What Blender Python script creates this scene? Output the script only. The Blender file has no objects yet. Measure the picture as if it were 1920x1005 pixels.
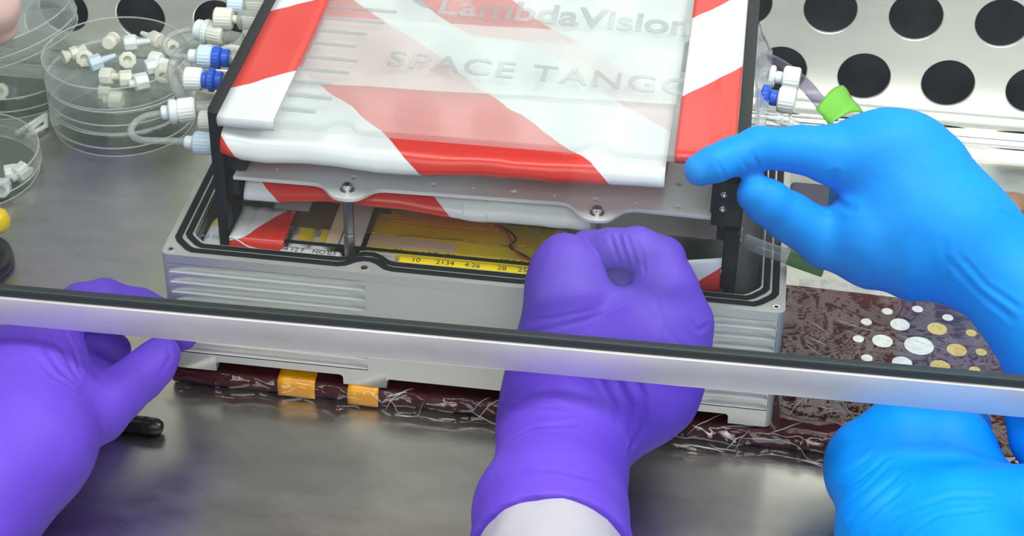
import bpy, bmesh, math, random
import numpy as np
from mathutils import Vector, Matrix, noise
random.seed(7)
RNG = np.random.default_rng(5)
PI = math.pi
sc = bpy.context.scene
COL = sc.collection
# All sizes below are in centimetres: x along the front of the housing, y into the cabinet,
# z up from the housing rim.  The bench lies 8.2 cm below the rim and is the world's z = 0.
CM = 0.01
BENCH = -8.2
def V(p):
    return Vector((p[0] * CM, p[1] * CM, (p[2] - BENCH) * CM))

# ---------------------------------------------------------------- camera, world, lights
def cam_axes(a, p, r):
    F = Vector((math.sin(a) * math.cos(p), math.cos(a) * math.cos(p), -math.sin(p)))
    R = Vector((math.cos(a), -math.sin(a), 0))
    U = R.cross(F)
    return R * math.cos(r) + U * math.sin(r), -R * math.sin(r) + U * math.cos(r), F
CAMPOS = (26.1994, -70.7226, 52.9844)
R_, U_, F_ = cam_axes(-0.1276, 0.6288, 0.0195)
cd = bpy.data.cameras.new('camera')
cd.sensor_fit = 'HORIZONTAL'
cd.sensor_width = 36.0
cd.lens = 3520.7 / 1920 * 36.0
cd.clip_start = 0.02
cd.clip_end = 30
cam = bpy.data.objects.new('camera', cd)
COL.objects.link(cam)
M = Matrix((R_, U_, -F_)).transposed().to_4x4()
M.translation = V(CAMPOS)
cam.matrix_world = M
sc.camera = cam

w = bpy.data.worlds.new('room')
sc.world = w
w.use_nodes = True
wn = w.node_tree.nodes
bgn = wn['Background']
bgn.inputs[0].default_value = (0.92, 0.97, 1.0, 1)
bgn.inputs[1].default_value = 0.42

def area(name, loc, target, sx, sy, power, color=(1, 1, 1)):
    l = bpy.data.lights.new(name, 'AREA')
    l.shape = 'RECTANGLE'
    l.size = sx * CM
    l.size_y = sy * CM
    l.energy = power
    l.color = color
    o = bpy.data.objects.new(name, l)
    COL.objects.link(o)
    o.location = V(loc)
    d = (V(target) - V(loc)).normalized()
    o.rotation_euler = d.to_track_quat('-Z', 'Y').to_euler()
    return o
area('cabinet_tube_light', (24, -10, 62), (20, 8, -8), 100, 14, 6.1, (1.0, 0.98, 0.96))
area('cabinet_tube_light', (50, 16, 66), (38, 18, -8), 90, 12, 3.6, (1.0, 0.98, 0.96))
area('front_fill_light', (40, -135, 112), (16, 0, 0), 160, 60, 13.0, (0.95, 0.98, 1.0))  # unseen fill lamp added behind the camera to reach the housing interior

sc.view_settings.view_transform = 'Standard'
sc.view_settings.look = 'None'
sc.view_settings.gamma = 1.0
sc.view_settings.use_curve_mapping = False
sc.view_settings.exposure = -0.08
sc.cycles.max_bounces = 14
sc.cycles.transparent_max_bounces = 32
sc.cycles.use_denoising = True

# ---------------------------------------------------------------- materials
def new_mat(name):
    m = bpy.data.materials.new(name)
    m.use_nodes = True
    return m, m.node_tree.nodes, m.node_tree.links, m.node_tree.nodes['Principled BSDF']
def setp(b, **k):
    names = {'color': 'Base Color', 'rough': 'Roughness', 'metal': 'Metallic', 'spec': 'Specular IOR Level',
             'coat': 'Coat Weight', 'trans': 'Transmission Weight', 'ior': 'IOR', 'sss': 'Subsurface Weight',
             'sheen': 'Sheen Weight', 'alpha': 'Alpha', 'aniso': 'Anisotropic', 'coatr': 'Coat Roughness'}
    for a, v in k.items():
        if a == 'color':
            v = (v[0], v[1], v[2], 1)
        b.inputs[names[a]].default_value = v
def plain(name, color, rough=0.5, metal=0.0, **k):
    m, n, l, b = new_mat(name)
    setp(b, color=color, rough=rough, metal=metal, **k)
    return m
def tex_coord(n, l, scale=(1, 1, 1), kind='Object'):
    tc = n.new('ShaderNodeTexCoord')
    mp = n.new('ShaderNodeMapping')
    mp.inputs['Scale'].default_value = scale
    l.new(tc.outputs[kind], mp.inputs[0])
    return mp.outputs[0]
def noise_node(n, l, vec, scale, detail=4, rough=0.55):
    t = n.new('ShaderNodeTexNoise')
    t.inputs['Scale'].default_value = scale
    t.inputs['Detail'].default_value = detail
    t.inputs['Roughness'].default_value = rough
    l.new(vec, t.inputs['Vector'])
    return t.outputs['Fac']
def ramp(n, l, fac, stops, interp='LINEAR'):
    r = n.new('ShaderNodeValToRGB')
    r.color_ramp.interpolation = interp
    e = r.color_ramp.elements
    while len(e) < len(stops):
        e.new(0.5)
    for k, (p, c) in enumerate(stops):
        e[k].position = p
        e[k].color = (c[0], c[1], c[2], 1) if not isinstance(c, (int, float)) else (c, c, c, 1)
    l.new(fac, r.inputs[0])
    return r.outputs[0]
def bump(n, l, b, h, strength=0.2, dist=0.001):
    bp = n.new('ShaderNodeBump')
    bp.inputs['Strength'].default_value = strength
    bp.inputs['Distance'].default_value = dist
    l.new(h, bp.inputs['Height'])
    l.new(bp.outputs[0], b.inputs['Normal'])
def math_n(n, l, op, a, bb):
    t = n.new('ShaderNodeMath')
    t.operation = op
    for i, v in enumerate((a, bb)):
        if isinstance(v, (int, float)):
            t.inputs[i].default_value = v
        else:
            l.new(v, t.inputs[i])
    return t.outputs[0]

def clear(name, tint=(1, 1, 1), haze=0.06, rough=0.05, hazecol=(0.9, 0.92, 0.92), ior=1.45, bumpy=0.0, bscale=60, edge=0.0):
    """Thin clear plastic or glass: see-through, with a Fresnel sheen and a little milky haze."""
    m, n, l, b = new_mat(name)
    out = n['Material Output']
    setp(b, color=hazecol, rough=0.5, spec=0.0)
    tr = n.new('ShaderNodeBsdfTransparent')
    tr.inputs[0].default_value = (tint[0], tint[1], tint[2], 1)
    gl = n.new('ShaderNodeBsdfGlossy')
    gl.inputs['Roughness'].default_value = rough
    mx = n.new('ShaderNodeMixShader')
    if edge:
        lw = n.new('ShaderNodeLayerWeight')
        lw.inputs['Blend'].default_value = 0.5
        pw = math_n(n, l, 'POWER', lw.outputs['Facing'], 4.5)
        l.new(math_n(n, l, 'ADD', math_n(n, l, 'MULTIPLY', pw, edge), haze), mx.inputs[0])
    else:
        mx.inputs[0].default_value = haze
    l.new(tr.outputs[0], mx.inputs[1])
    l.new(b.outputs[0], mx.inputs[2])
    fr = n.new('ShaderNodeFresnel')
    geo = n.new('ShaderNodeNewGeometry')
    # the same sheen from either side of a thin sheet
    l.new(math_n(n, l, 'ADD', ior, math_n(n, l, 'MULTIPLY', geo.outputs['Backfacing'], 1.0 / ior - ior)), fr.inputs['IOR'])
    mx2 = n.new('ShaderNodeMixShader')
    l.new(fr.outputs[0], mx2.inputs[0])
    l.new(mx.outputs[0], mx2.inputs[1])
    l.new(gl.outputs[0], mx2.inputs[2])
    l.new(mx2.outputs[0], out.inputs[0])
    if bumpy:
        v = tex_coord(n, l)
        h = noise_node(n, l, v, bscale, 4, 0.6)
        bp = n.new('ShaderNodeBump')
        bp.inputs['Strength'].default_value = bumpy
        bp.inputs['Distance'].default_value = 0.004
        l.new(h, bp.inputs['Height'])
        l.new(bp.outputs[0], gl.inputs['Normal'])
        l.new(bp.outputs[0], fr.inputs['Normal'])
    return m

def steel(name, col, rough, stretch, bstr=0.05, var=0.25, metal=1.0, rvar=0.1):
    m, n, l, b = new_mat(name)
    v = tex_coord(n, l, stretch)
    f = noise_node(n, l, v, 40, 6, 0.65)
    v2 = tex_coord(n, l)
    g = noise_node(n, l, v2, 14, 5, 0.6)
    mixf = math_n(n, l, 'ADD', math_n(n, l, 'MULTIPLY', f, 0.6), math_n(n, l, 'MULTIPLY', g, 0.4))
    c = ramp(n, l, mixf, [(0.3, [x * (1 - var) for x in col]), (0.7, [min(1, x * (1 + var)) for x in col])])
    l.new(c, b.inputs['Base Color'])
    rr = ramp(n, l, mixf, [(0.3, max(0.03, rough - rvar)), (0.7, rough + rvar)])
    l.new(rr, b.inputs['Roughness'])
    setp(b, metal=metal)
    bump(n, l, b, f, bstr, 0.0006)
    return m

MAT = {}
MAT['bench'] = steel('bench_steel', (0.54, 0.53, 0.47), 0.30, (0.7, 1.8, 1), 0.10, 0.16, 1.0, 0.05)
MAT['wall'] = steel('wall_steel', (0.86, 0.85, 0.80), 0.36, (0.12, 1, 2.2), 0.03, 0.07, 0.55)
MAT['ledge'] = steel('ledge_steel', (0.78, 0.77, 0.73), 0.20, (0.05, 1, 1), 0.02, 0.08, 1.0)
MAT['alu'] = steel('bead_blasted_aluminium', (0.60, 0.61, 0.585), 0.42, (1, 1, 1), 0.05, 0.05, 0.45, 0.03)
MAT['alu_in'] = steel('inner_aluminium', (0.52, 0.52, 0.47), 0.45, (1, 1, 1), 0.06, 0.10, 0.7, 0.05)
MAT['plate'] = steel('milled_plate', (0.90, 0.90, 0.90), 0.38, (0.15, 1.5, 1), 0.05, 0.05, 0.25, 0.05)
MAT['rail'] = steel('rail_aluminium', (0.74, 0.72, 0.72), 0.40, (0.4, 1, 1.5), 0.10, 0.10, 0.5)
MAT['steel'] = plain('bright_screw_steel', (0.62, 0.60, 0.56), 0.22, 1.0)
MAT['post'] = plain('brushed_post_steel', (0.33, 0.34, 0.31), 0.33, 1.0)
MAT['rubber'] = plain('black_rubber', (0.010, 0.012, 0.012), 0.6, spec=0.2)
MAT['seal'] = plain('dark_seal', (0.03, 0.04, 0.038), 0.6)
MAT['black'] = plain('black_plastic', (0.012, 0.013, 0.015), 0.42, spec=0.3)
MAT['vinyl'] = plain('vinyl_floor', (0.16, 0.17, 0.18), 0.5)
MAT['hole'] = plain('dark_hole', (0.02, 0.02, 0.02), 0.8)
MAT['white'] = plain('white_plastic', (0.86, 0.86, 0.84), 0.35, sss=0.0)
MAT['ivory'] = plain('ivory_plastic', (0.80, 0.78, 0.68), 0.4)
MAT['milky'] = plain('milky_plastic', (0.80, 0.84, 0.86), 0.3)
MAT['palebl'] = plain('pale_blue_plastic', (0.62, 0.74, 0.88), 0.3)
MAT['blue'] = plain('royal_blue_plastic', (0.012, 0.10, 0.62), 0.35)
MAT['paper'] = plain('white_paper', (0.74, 0.74, 0.75), 0.6)
MAT['greypaper'] = plain('greyish_paper', (0.5, 0.5, 0.5), 0.5)
MAT['beige'] = plain('beige_strip', (0.84, 0.68, 0.46), 0.6)
MAT['lilac'] = plain('pale_lilac_board', (0.72, 0.69, 0.71), 0.6)
MAT['green'] = plain('green_tape', (0.16, 0.50, 0.045), 0.5)
MAT['greendk'] = plain('dull_green_tape', (0.16, 0.36, 0.10), 0.5)
MAT['yellow'] = plain('yellow_plastic', (0.85, 0.55, 0.005), 0.3)
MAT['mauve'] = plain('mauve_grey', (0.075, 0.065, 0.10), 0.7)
MAT['lip'] = plain('whitened_lip', (0.92, 0.92, 0.90), 0.25, 0.3)  # machined ledge, coloured near-white to carry its highlight line
MAT['pen'] = plain('pen_black', (0.006, 0.006, 0.007), 0.35)
MAT['skin'] = plain('pale_skin', (0.80, 0.52, 0.50), 0.5, sss=0.1)
MAT['amber'] = plain('amber_brown', (0.30, 0.14, 0.03), 0.3)
MAT['wire_r'] = plain('red_wire', (0.5, 0.03, 0.02), 0.4)
MAT['wire_k'] = plain('black_wire', (0.02, 0.015, 0.012), 0.4)
MAT['ink'] = plain('dark_ink', (0.03, 0.03, 0.05), 0.6)
MAT['inkblue'] = plain('blue_ink', (0.30, 0.38, 0.62), 0.6)
MAT['copper'] = plain('amber_flex', (0.80, 0.30, 0.03), 0.25)
MAT['bronze'] = plain('dark_amber_film', (0.16, 0.10, 0.03), 0.2)
MAT['silver'] = plain('silver_foil', (0.74, 0.78, 0.80), 0.25, 0.6)
MAT['gold'] = plain('gold_foil', (0.62, 0.46, 0.05), 0.25, 0.3)
MAT['kapton_o'] = plain('orange_tape', (0.80, 0.36, 0.01), 0.25)
MAT['yellowpack'] = plain('yellow_label', (0.98, 0.74, 0.01), 0.4)
MAT['glass'] = clear('sash_glass', (0.94, 0.965, 0.955), 0.01, 0.0, ior=1.45)
MAT['acryl'] = clear('acrylic', (0.95, 0.965, 0.96), 0.13, 0.08, (0.90, 0.92, 0.92), 1.22, edge=0.5)
MAT['letter'] = clear('acrylic_lettering', (0.84, 0.85, 0.85), 0.16, 0.12, (0.80, 0.80, 0.82), 1.6, edge=0.5)
MAT['milkveil'] = clear('milky_veil', (0.95, 0.95, 0.95), 0.46, 0.10, (0.95, 0.96, 0.96), 1.35, 0.3, 25)  # whitish haze stands in for glare under the lid
MAT['smoke'] = clear('smoked_acrylic', (0.99, 0.985, 0.98), 0.003, 0.04, (0.4, 0.4, 0.4), 1.30, edge=0.1)
MAT['dish'] = clear('petri_plastic', (0.965, 0.975, 0.97), 0.004, 0.03, (0.80, 0.83, 0.83), 1.3, edge=0.9)
MAT['glintline'] = clear('milky_glint', (0.95, 0.96, 0.96), 0.28, 0.05, (0.85, 0.88, 0.88), 1.5)  # milky tone paints bright lines on dish edges and film folds
MAT['sleeve'] = plain('sleeve_paper', (0.42, 0.41, 0.46), 0.7)
MAT['tube'] = clear('tube_plastic', (0.84, 0.86, 0.85), 0.26, 0.08, (0.70, 0.73, 0.72), 1.45, edge=0.7)
MAT['port'] = clear('port_plastic', (0.88, 0.90, 0.87), 0.25, 0.1, (0.78, 0.79, 0.75), 1.5, edge=0.5)
MAT['ptube'] = clear('violet_tube', (0.60, 0.57, 0.68), 0.10, 0.08, (0.45, 0.42, 0.55), 1.45, edge=0.6)
MAT['film'] = clear('cling_film', (0.95, 0.94, 0.94), 0.010, 0.035, (0.6, 0.58, 0.58), 1.45, 0.12, 45, edge=0.25)
MAT['filmr'] = clear('dull_film', (0.90, 0.89, 0.89), 0.06, 0.10, (0.55, 0.53, 0.53), 1.4, 0.8, 50, edge=0.4)
MAT['amberfilm'] = clear('amber_film', (1.0, 0.96, 0.55), 0.06, 0.04, (0.95, 0.62, 0.01), 1.6, 0.6, 60)
MAT['bagclear'] = clear('clear_bag', (0.90, 0.90, 0.92), 0.22, 0.10, (0.74, 0.75, 0.78), 1.5, 0.7, 40, edge=0.4)

def glove_mat(name, col, col2):
    m, n, l, b = new_mat(name)
    v = tex_coord(n, l)
    f = noise_node(n, l, v, 18, 3, 0.5)
    c = ramp(n, l, f, [(0.3, col), (0.72, col2)])
    l.new(c, b.inputs['Base Color'])
    setp(b, rough=0.55, spec=0.22)
    g = noise_node(n, l, v, 160, 5, 0.6)
    h = noise_node(n, l, v, 900, 3, 0.6)
    hh = math_n(n, l, 'ADD', math_n(n, l, 'MULTIPLY', g, 0.7), math_n(n, l, 'MULTIPLY', h, 0.3))
    bump(n, l, b, hh, 0.22, 0.0012)
    return m
MAT['purple'] = glove_mat('purple_nitrile', (0.125, 0.058, 0.56), (0.150, 0.072, 0.62))
MAT['bluegl'] = glove_mat('blue_nitrile', (0.0, 0.27, 0.85), (0.0, 0.31, 0.92))

def hazard(name, expr, expr2=None, split=0.0):
    """White film with printed red bands; the bands follow the film's own unrolled (u, v) in cm."""
    m, n, l, b = new_mat(name)
    uv = n.new('ShaderNodeUVMap')
    sp = n.new('ShaderNodeSeparateXYZ')
    l.new(uv.outputs[0], sp.inputs[0])
    slope, stops = expr
    wob = noise_node(n, l, uv.outputs[0], 0.45, 1)
    s = math_n(n, l, 'ADD', math_n(n, l, 'MULTIPLY', sp.outputs[0], slope), sp.outputs[1])
    s = math_n(n, l, 'ADD', s, math_n(n, l, 'MULTIPLY', math_n(n, l, 'SUBTRACT', wob, 0.5), 0.6))
    s = math_n(n, l, 'DIVIDE', math_n(n, l, 'ADD', s, 40), 80)
    Wc, Rc = (0.78, 0.78, 0.80), (0.72, 0.035, 0.025)
    c = ramp(n, l, s, [((p + 40) / 80, Rc if t else Wc) for p, t in stops], 'CONSTANT')
    if expr2:
        c2 = ramp(n, l, s, [((p + 40) / 80, t) for p, t in expr2], 'CONSTANT')
        mx = n.new('ShaderNodeMix')
        mx.data_type = 'RGBA'
        l.new(math_n(n, l, 'GREATER_THAN', sp.outputs[1], split), mx.inputs[0])
        l.new(c2, mx.inputs[6])
        l.new(c, mx.inputs[7])
        c = mx.outputs[2]
    l.new(c, b.inputs['Base Color'])
    setp(b, rough=0.22, spec=0.5)
    return m
MAT['tapeL'] = hazard('hazard_film_left', (-0.80, [(-40, 1), (-13, 0), (1.45, 1), (9.3, 0), (16, 1)]))
MAT['tapeR'] = hazard('hazard_film_right', (-1.22, [(-40, 1), (-22.9, 0), (-15.3, 1), (-8, 0)]))
MAT['pouch'] = hazard('hazard_film_pouch', (1.0, [(-40, 1), (4.2, 0), (13.0, 1), (21.6, 0), (25.5, 1), (31.2, 0)]),
                      [(-40, (0.72, 0.035, 0.025)), (4.2, (0.78, 0.78, 0.80)), (13.0, (0.72, 0.035, 0.025)), (21.6, (0.78, 0.78, 0.80)), (28.4, (0.74, 0.52, 0.54)), (31.0, (0.78, 0.78, 0.80))], 12.4)
MAT['pouch2'] = hazard('hazard_film_lower_pouch', (1.0, [(-40, 0), (7.0, 1), (15.4, 0), (18.5, 1), (24, 0)]))
MAT['flapL'] = hazard('hazard_film_flap', (-1.05, [(-40, 1), (-6.2, 0)]))
MAT['flapR'] = hazard('hazard_film_corner', (-0.9, [(-40, 1), (-24.7, 0)]))

def maroon():
    m, n, l, b = new_mat('maroon_board')
    v = tex_coord(n, l)
    f = noise_node(n, l, v, 25, 4)
    c = ramp(n, l, f, [(0.35, (0.045, 0.005, 0.006)), (0.7, (0.085, 0.013, 0.013))])
    l.new(c, b.inputs['Base Color'])
    setp(b, rough=0.6, spec=0.1)
    return m
MAT['maroon'] = maroon()
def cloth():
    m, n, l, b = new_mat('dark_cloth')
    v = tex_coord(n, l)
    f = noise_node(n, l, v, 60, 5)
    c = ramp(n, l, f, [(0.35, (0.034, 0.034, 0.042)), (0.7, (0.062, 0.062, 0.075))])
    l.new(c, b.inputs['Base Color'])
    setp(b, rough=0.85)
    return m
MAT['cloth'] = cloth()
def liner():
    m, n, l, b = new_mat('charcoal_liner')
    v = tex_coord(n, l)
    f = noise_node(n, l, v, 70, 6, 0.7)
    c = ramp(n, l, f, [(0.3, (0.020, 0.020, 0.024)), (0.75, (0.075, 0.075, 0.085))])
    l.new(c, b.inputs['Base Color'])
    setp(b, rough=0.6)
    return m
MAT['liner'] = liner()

# ---------------------------------------------------------------- builders
def mesh_obj(name, me, mat=None, parent=None, smooth=None):
    o = bpy.data.objects.new(name, me)
    COL.objects.link(o)
    if mat is not None:
        me.materials.append(MAT[mat] if isinstance(mat, str) else mat)
    if smooth is not None:
        for p in me.polygons:
            p.use_smooth = True
        if smooth < 170:
            me.set_sharp_from_angle(angle=math.radians(smooth))
    if parent is not None:
        o.parent = parent
        o.matrix_parent_inverse = parent.matrix_world.inverted()
    return o
def bm_obj(name, bm, mat, parent=None, smooth=35):
    bmesh.ops.recalc_face_normals(bm, faces=bm.faces)
    me = bpy.data.meshes.new(name)
    bm.to_mesh(me)
    bm.free()
    return mesh_obj(name, me, mat, parent, smooth)
def tag(o, label, cat=None, group=None, kind=None):
    if label:
        o['label'] = label
    if cat:
        o['category'] = cat
    if group:
        o['group'] = group
    if kind:
        o['kind'] = kind
    return o
def empty(name, at, label=None, cat=None, group=None, kind=None):
    o = bpy.data.objects.new(name, None)
    o.empty_display_size = 0.01
    COL.objects.link(o)
    o.location = V(at)
    o.matrix_world = Matrix.Translation(V(at))
    return tag(o, label, cat, group, kind)
def add_box(bm, lo, hi, bev=0.0, seg=2, rot=None, piv=None):
    r = bmesh.ops.create_cube(bm, size=1.0)
    vs = r['verts']
    for v in vs:
        v.co = Vector([(lo[i] + hi[i]) / 2 + v.co[i] * (hi[i] - lo[i]) for i in range(3)])
    if rot is not None:
        p = Vector(piv if piv else [(lo[i] + hi[i]) / 2 for i in range(3)])
        for v in vs:
            v.co = rot @ (v.co - p) + p
    for v in vs:
        v.co = V(v.co)
    if bev > 0:
        es = list({e for v in vs for e in v.link_edges})
        bmesh.ops.bevel(bm, geom=es, offset=bev * CM, segments=seg, affect='EDGES', profile=0.5)
def box(name, lo, hi, mat, parent=None, bev=0.03, rot=None, piv=None, seg=2):
    bm = bmesh.new()
    add_box(bm, lo, hi, bev, seg, rot, piv)
    return bm_obj(name, bm, mat, parent)
def frame_of(d):
    d = Vector(d).normalized()
    up = Vector((0, 0, 1)) if abs(d.z) < 0.9 else Vector((1, 0, 0))
    a = d.cross(up).normalized()
    return a, d.cross(a).normalized(), d
def add_lathe(bm, a, axis, prof, n=24, ribs=0, rib=0.0, caps=True):
    """prof: list of (distance along axis, radius) in cm from point a."""
    A, B, D = frame_of(axis)
    a = Vector(a)
    rings = []
    for t, r in prof:
        ring = []
        for k in range(n):
            th = 2 * PI * k / n
            rr = r * (1 + (rib if (ribs and (k % 2)) else 0))
            ring.append(bm.verts.new(V(a + D * t + (A * math.cos(th) + B * math.sin(th)) * rr)))
        rings.append(ring)
    for r0, r1 in zip(rings, rings[1:]):
        for k in range(n):
            bm.faces.new((r0[k], r0[(k + 1) % n], r1[(k + 1) % n], r1[k]))
    if caps:
        bm.faces.new(rings[0])
        bm.faces.new(rings[-1][::-1])
def lathe(name, a, axis, prof, mat, parent=None, n=24, ribs=0, rib=0.0, caps=True, smooth=35):
    bm = bmesh.new()
    add_lathe(bm, a, axis, prof, n, ribs, rib, caps)
    return bm_obj(name, bm, mat, parent, smooth)
def catmull(pts, per=8):
    P = [np.array(p, float) for p in pts]
    P = [2 * P[0] - P[1]] + P + [2 * P[-1] - P[-2]]
    out = []
    for i in range(1, len(P) - 2):
        for k in range(per):
            t = k / per
            a, b, c, d = P[i - 1], P[i], P[i + 1], P[i + 2]
            out.append(0.5 * (2 * b + (c - a) * t + (2 * a - 5 * b + 4 * c - d) * t * t + (3 * b - a - 3 * c + d) * t ** 3))
    out.append(P[-2])
    return out
def add_tube(bm, pts, r, n=10, per=8, caps=True):
    """pts: (x, y, z) or (x, y, z, radius) in cm, smoothed."""
    Q = catmull([tuple(p) + ((r,) if len(p) == 3 else ()) for p in pts], per)
    prevA = None
    rings = []
    for i, q in enumerate(Q):
        d = Vector(Q[min(i + 1, len(Q) - 1)][:3]) - Vector(Q[max(i - 1, 0)][:3])
        d.normalize()
        if prevA is None:
            A, B, _ = frame_of(d)
        else:
            A = (prevA - d * prevA.dot(d)).normalized()
            B = d.cross(A)
        prevA = A
        rings.append([bm.verts.new(V(Vector(q[:3]) + (A * math.cos(2 * PI * k / n) + B * math.sin(2 * PI * k / n)) * q[3])) for k in range(n)])
    for r0, r1 in zip(rings, rings[1:]):
        for k in range(n):
            bm.faces.new((r0[k], r0[(k + 1) % n], r1[(k + 1) % n], r1[k]))
    if caps:
        bm.faces.new(rings[0])
        bm.faces.new(rings[-1][::-1])
def tube(name, pts, r, mat, parent=None, n=10, per=8, caps=True):
    bm = bmesh.new()
    add_tube(bm, pts, r, n, per, caps)
    return bm_obj(name, bm, mat, parent, 60)
def plate(name, outlines, thick, mat, parent=None, bev=0.0, basis=None, origin=(0, 0, 0)):
    """Flat plate with holes from closed 2-D outlines (cm); extruded +-thick/2 about its plane."""
    cu = bpy.data.curves.new(name, 'CURVE')
    cu.dimensions = '2D'
    cu.fill_mode = 'BOTH'
    cu.extrude = max(thick / 2 - bev, 0.001)
    cu.bevel_depth = bev
    cu.bevel_resolution = 1
    for ol in outlines:
        s = cu.splines.new('POLY')
        s.points.add(len(ol) - 1)
        for p, (x, y) in zip(s.points, ol):
            p.co = (x, y, 0, 1)
        s.use_cyclic_u = True
    return curve_mesh(name, cu, mat, parent, basis, origin)
def curve_mesh(name, cu, mat, parent, basis, origin):
    t = bpy.data.objects.new(name + '_tmp', cu)
    me = bpy.data.meshes.new_from_object(t)
    bpy.data.objects.remove(t)
    bpy.data.curves.remove(cu)
    ax = [Vector(v) for v in (basis or ((1, 0, 0), (0, 1, 0), (0, 0, 1)))]
    o0 = Vector(origin)
    for v in me.vertices:
        c = v.co
        v.co = V(o0 + ax[0] * c.x + ax[1] * c.y + ax[2] * c.z)
    me.name = name
    me.materials.clear()
    return mesh_obj(name, me, mat, parent, 30)
def text(name, body, size, at, mat, parent=None, basis=None, extrude=0.02, xscale=1.0, bold=0.0, space=1.0, bev=0.0):
    cu = bpy.data.curves.new(name, 'FONT')
    cu.body = body
    cu.size = size
    cu.extrude = extrude
    cu.offset = bold
    cu.space_character = space
    cu.bevel_depth = bev
    b = [Vector(v) for v in (basis or ((1, 0, 0), (0, 1, 0), (0, 0, 1)))]
    b[0] = b[0] * xscale
    return curve_mesh(name, cu, mat, parent, b, at)
def circle(cx, cy, r, n=24):
    return [(cx + r * math.cos(2 * PI * k / n), cy + r * math.sin(2 * PI * k / n)) for k in range(n)]
def grid_obj(name, P, mat, parent=None, uv=None, thick=0.0, smooth=179):
    """P: 2-D list of points (cm).  uv: matching list of (u, v)."""
    H, W = len(P), len(P[0])
    vs = [tuple(V(p)) for row in P for p in row]
    fs = [(i * W + j, i * W + j + 1, (i + 1) * W + j + 1, (i + 1) * W + j) for i in range(H - 1) for j in range(W - 1)]
    me = bpy.data.meshes.new(name)
    me.from_pydata(vs, [], fs)
    if uv:
        ul = me.uv_layers.new(name='UVMap')
        fl = [q for row in uv for q in row]
        for lp in me.loops:
            ul.data[lp.index].uv = fl[lp.vertex_index]
    o = mesh_obj(name, me, mat, parent, smooth)
    if thick:
        md = o.modifiers.new('thickness', 'SOLIDIFY')
        md.thickness = thick * CM
        md.offset = 0
    return o
def copy_tree(o, parent=None, keep=None):
    c = o.copy()
    COL.objects.link(c)
    if parent is not None:
        c.parent = parent
        c.matrix_parent_inverse = o.matrix_parent_inverse.copy()
    for ch in list(o.children):
        copy_tree(ch, c)
    return c

# ---------------------------------------------------------------- setting: bench, rear wall, ledges, sash
o = box('floor', (-70, -14.5, BENCH - 2.5), (110, 32.6, BENCH), 'bench', None, 0.0)
tag(o, 'brushed stainless steel work surface of the cabinet', kind='structure')

o = box('floor', (-200, -260, BENCH - 92), (260, 60, BENCH - 90), 'vinyl', None, 0.0)
tag(o, 'dark vinyl floor of the room far below the bench', kind='structure')
def perforated_wall():
    px, pz, R = 5.14, 4.43, 1.62
    y0, th = 32.6, 0.2
    x0, z0 = 34.71, -5.57
    bm = bmesh.new()
    N = 32
    for j in range(0, 9):
        zc = z0 + j * pz
        for i in range(-16, 12):
            xc = x0 + px * (i + (0.5 if j % 2 else 0.0))
            ring, rim, back, lip = [], [], [], []
            for k in range(N):
                th_ = 2 * PI * k / N
                c, s = math.cos(th_), math.sin(th_)
                m = max(abs(c), abs(s))
                ring.append(bm.verts.new(V((xc + (R + 0.05) * c, y0, zc + (R + 0.05) * s))))
                lip.append(bm.verts.new(V((xc + R * c, y0 + 0.04, zc + R * s))))
                back.append(bm.verts.new(V((xc + R * c, y0 + th, zc + R * s))))
                rim.append(bm.verts.new(V((xc + px / 2 * c / m, y0, zc + pz / 2 * s / m))))
            for k in range(N):
                q = (k + 1) % N
                bm.faces.new((rim[k], rim[q], ring[q], ring[k]))
                bm.faces.new((ring[k], ring[q], lip[q], lip[k]))
                bm.faces.new((lip[k], lip[q], back[q], back[k]))
    bmesh.ops.remove_doubles(bm, verts=bm.verts, dist=1e-6)
    return bm
bm = perforated_wall()
tag(bm_obj('wall_back', bm, 'wall', None, 30), 'perforated stainless steel rear wall with round holes', kind='structure')
# folded dark cloth behind the holes
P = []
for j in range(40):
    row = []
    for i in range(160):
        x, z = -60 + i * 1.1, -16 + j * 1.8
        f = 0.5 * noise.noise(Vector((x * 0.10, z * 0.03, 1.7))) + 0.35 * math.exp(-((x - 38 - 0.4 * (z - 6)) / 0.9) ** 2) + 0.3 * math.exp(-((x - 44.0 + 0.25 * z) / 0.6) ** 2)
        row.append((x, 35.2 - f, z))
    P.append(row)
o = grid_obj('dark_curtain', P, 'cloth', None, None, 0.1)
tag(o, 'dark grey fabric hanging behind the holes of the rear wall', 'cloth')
# rounded ledges where bench and rear wall meet
def ledge(name, prof, label):
    Pq = [[(x, y, z) for x in (-70, -20, 20, 60, 110)] for y, z in prof]
    oo = grid_obj(name, Pq, 'ledge', None, None, 0.0)
    oo['label'] = label
    oo['kind'] = 'structure'
def arc(cy, cz, r, a0, a1, n=8):
    return [(cy + r * math.cos(math.radians(a0 + (a1 - a0) * k / n)), cz + r * math.sin(math.radians(a0 + (a1 - a0) * k / n))) for k in range(n + 1)]
ledge('trim_1', [(32.62, -7.72), (32.2, -7.86)] + arc(31.1, -8.3, 0.62, 62, 175, 10), 'rounded steel ledge along the foot of the rear wall')
ledge('trim_2', [(30.6, -8.19)] + arc(29.0, -8.33, 0.62, 20, 165, 10) + [(28.2, -8.19)], 'second rounded steel ledge in front of the first')

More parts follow.
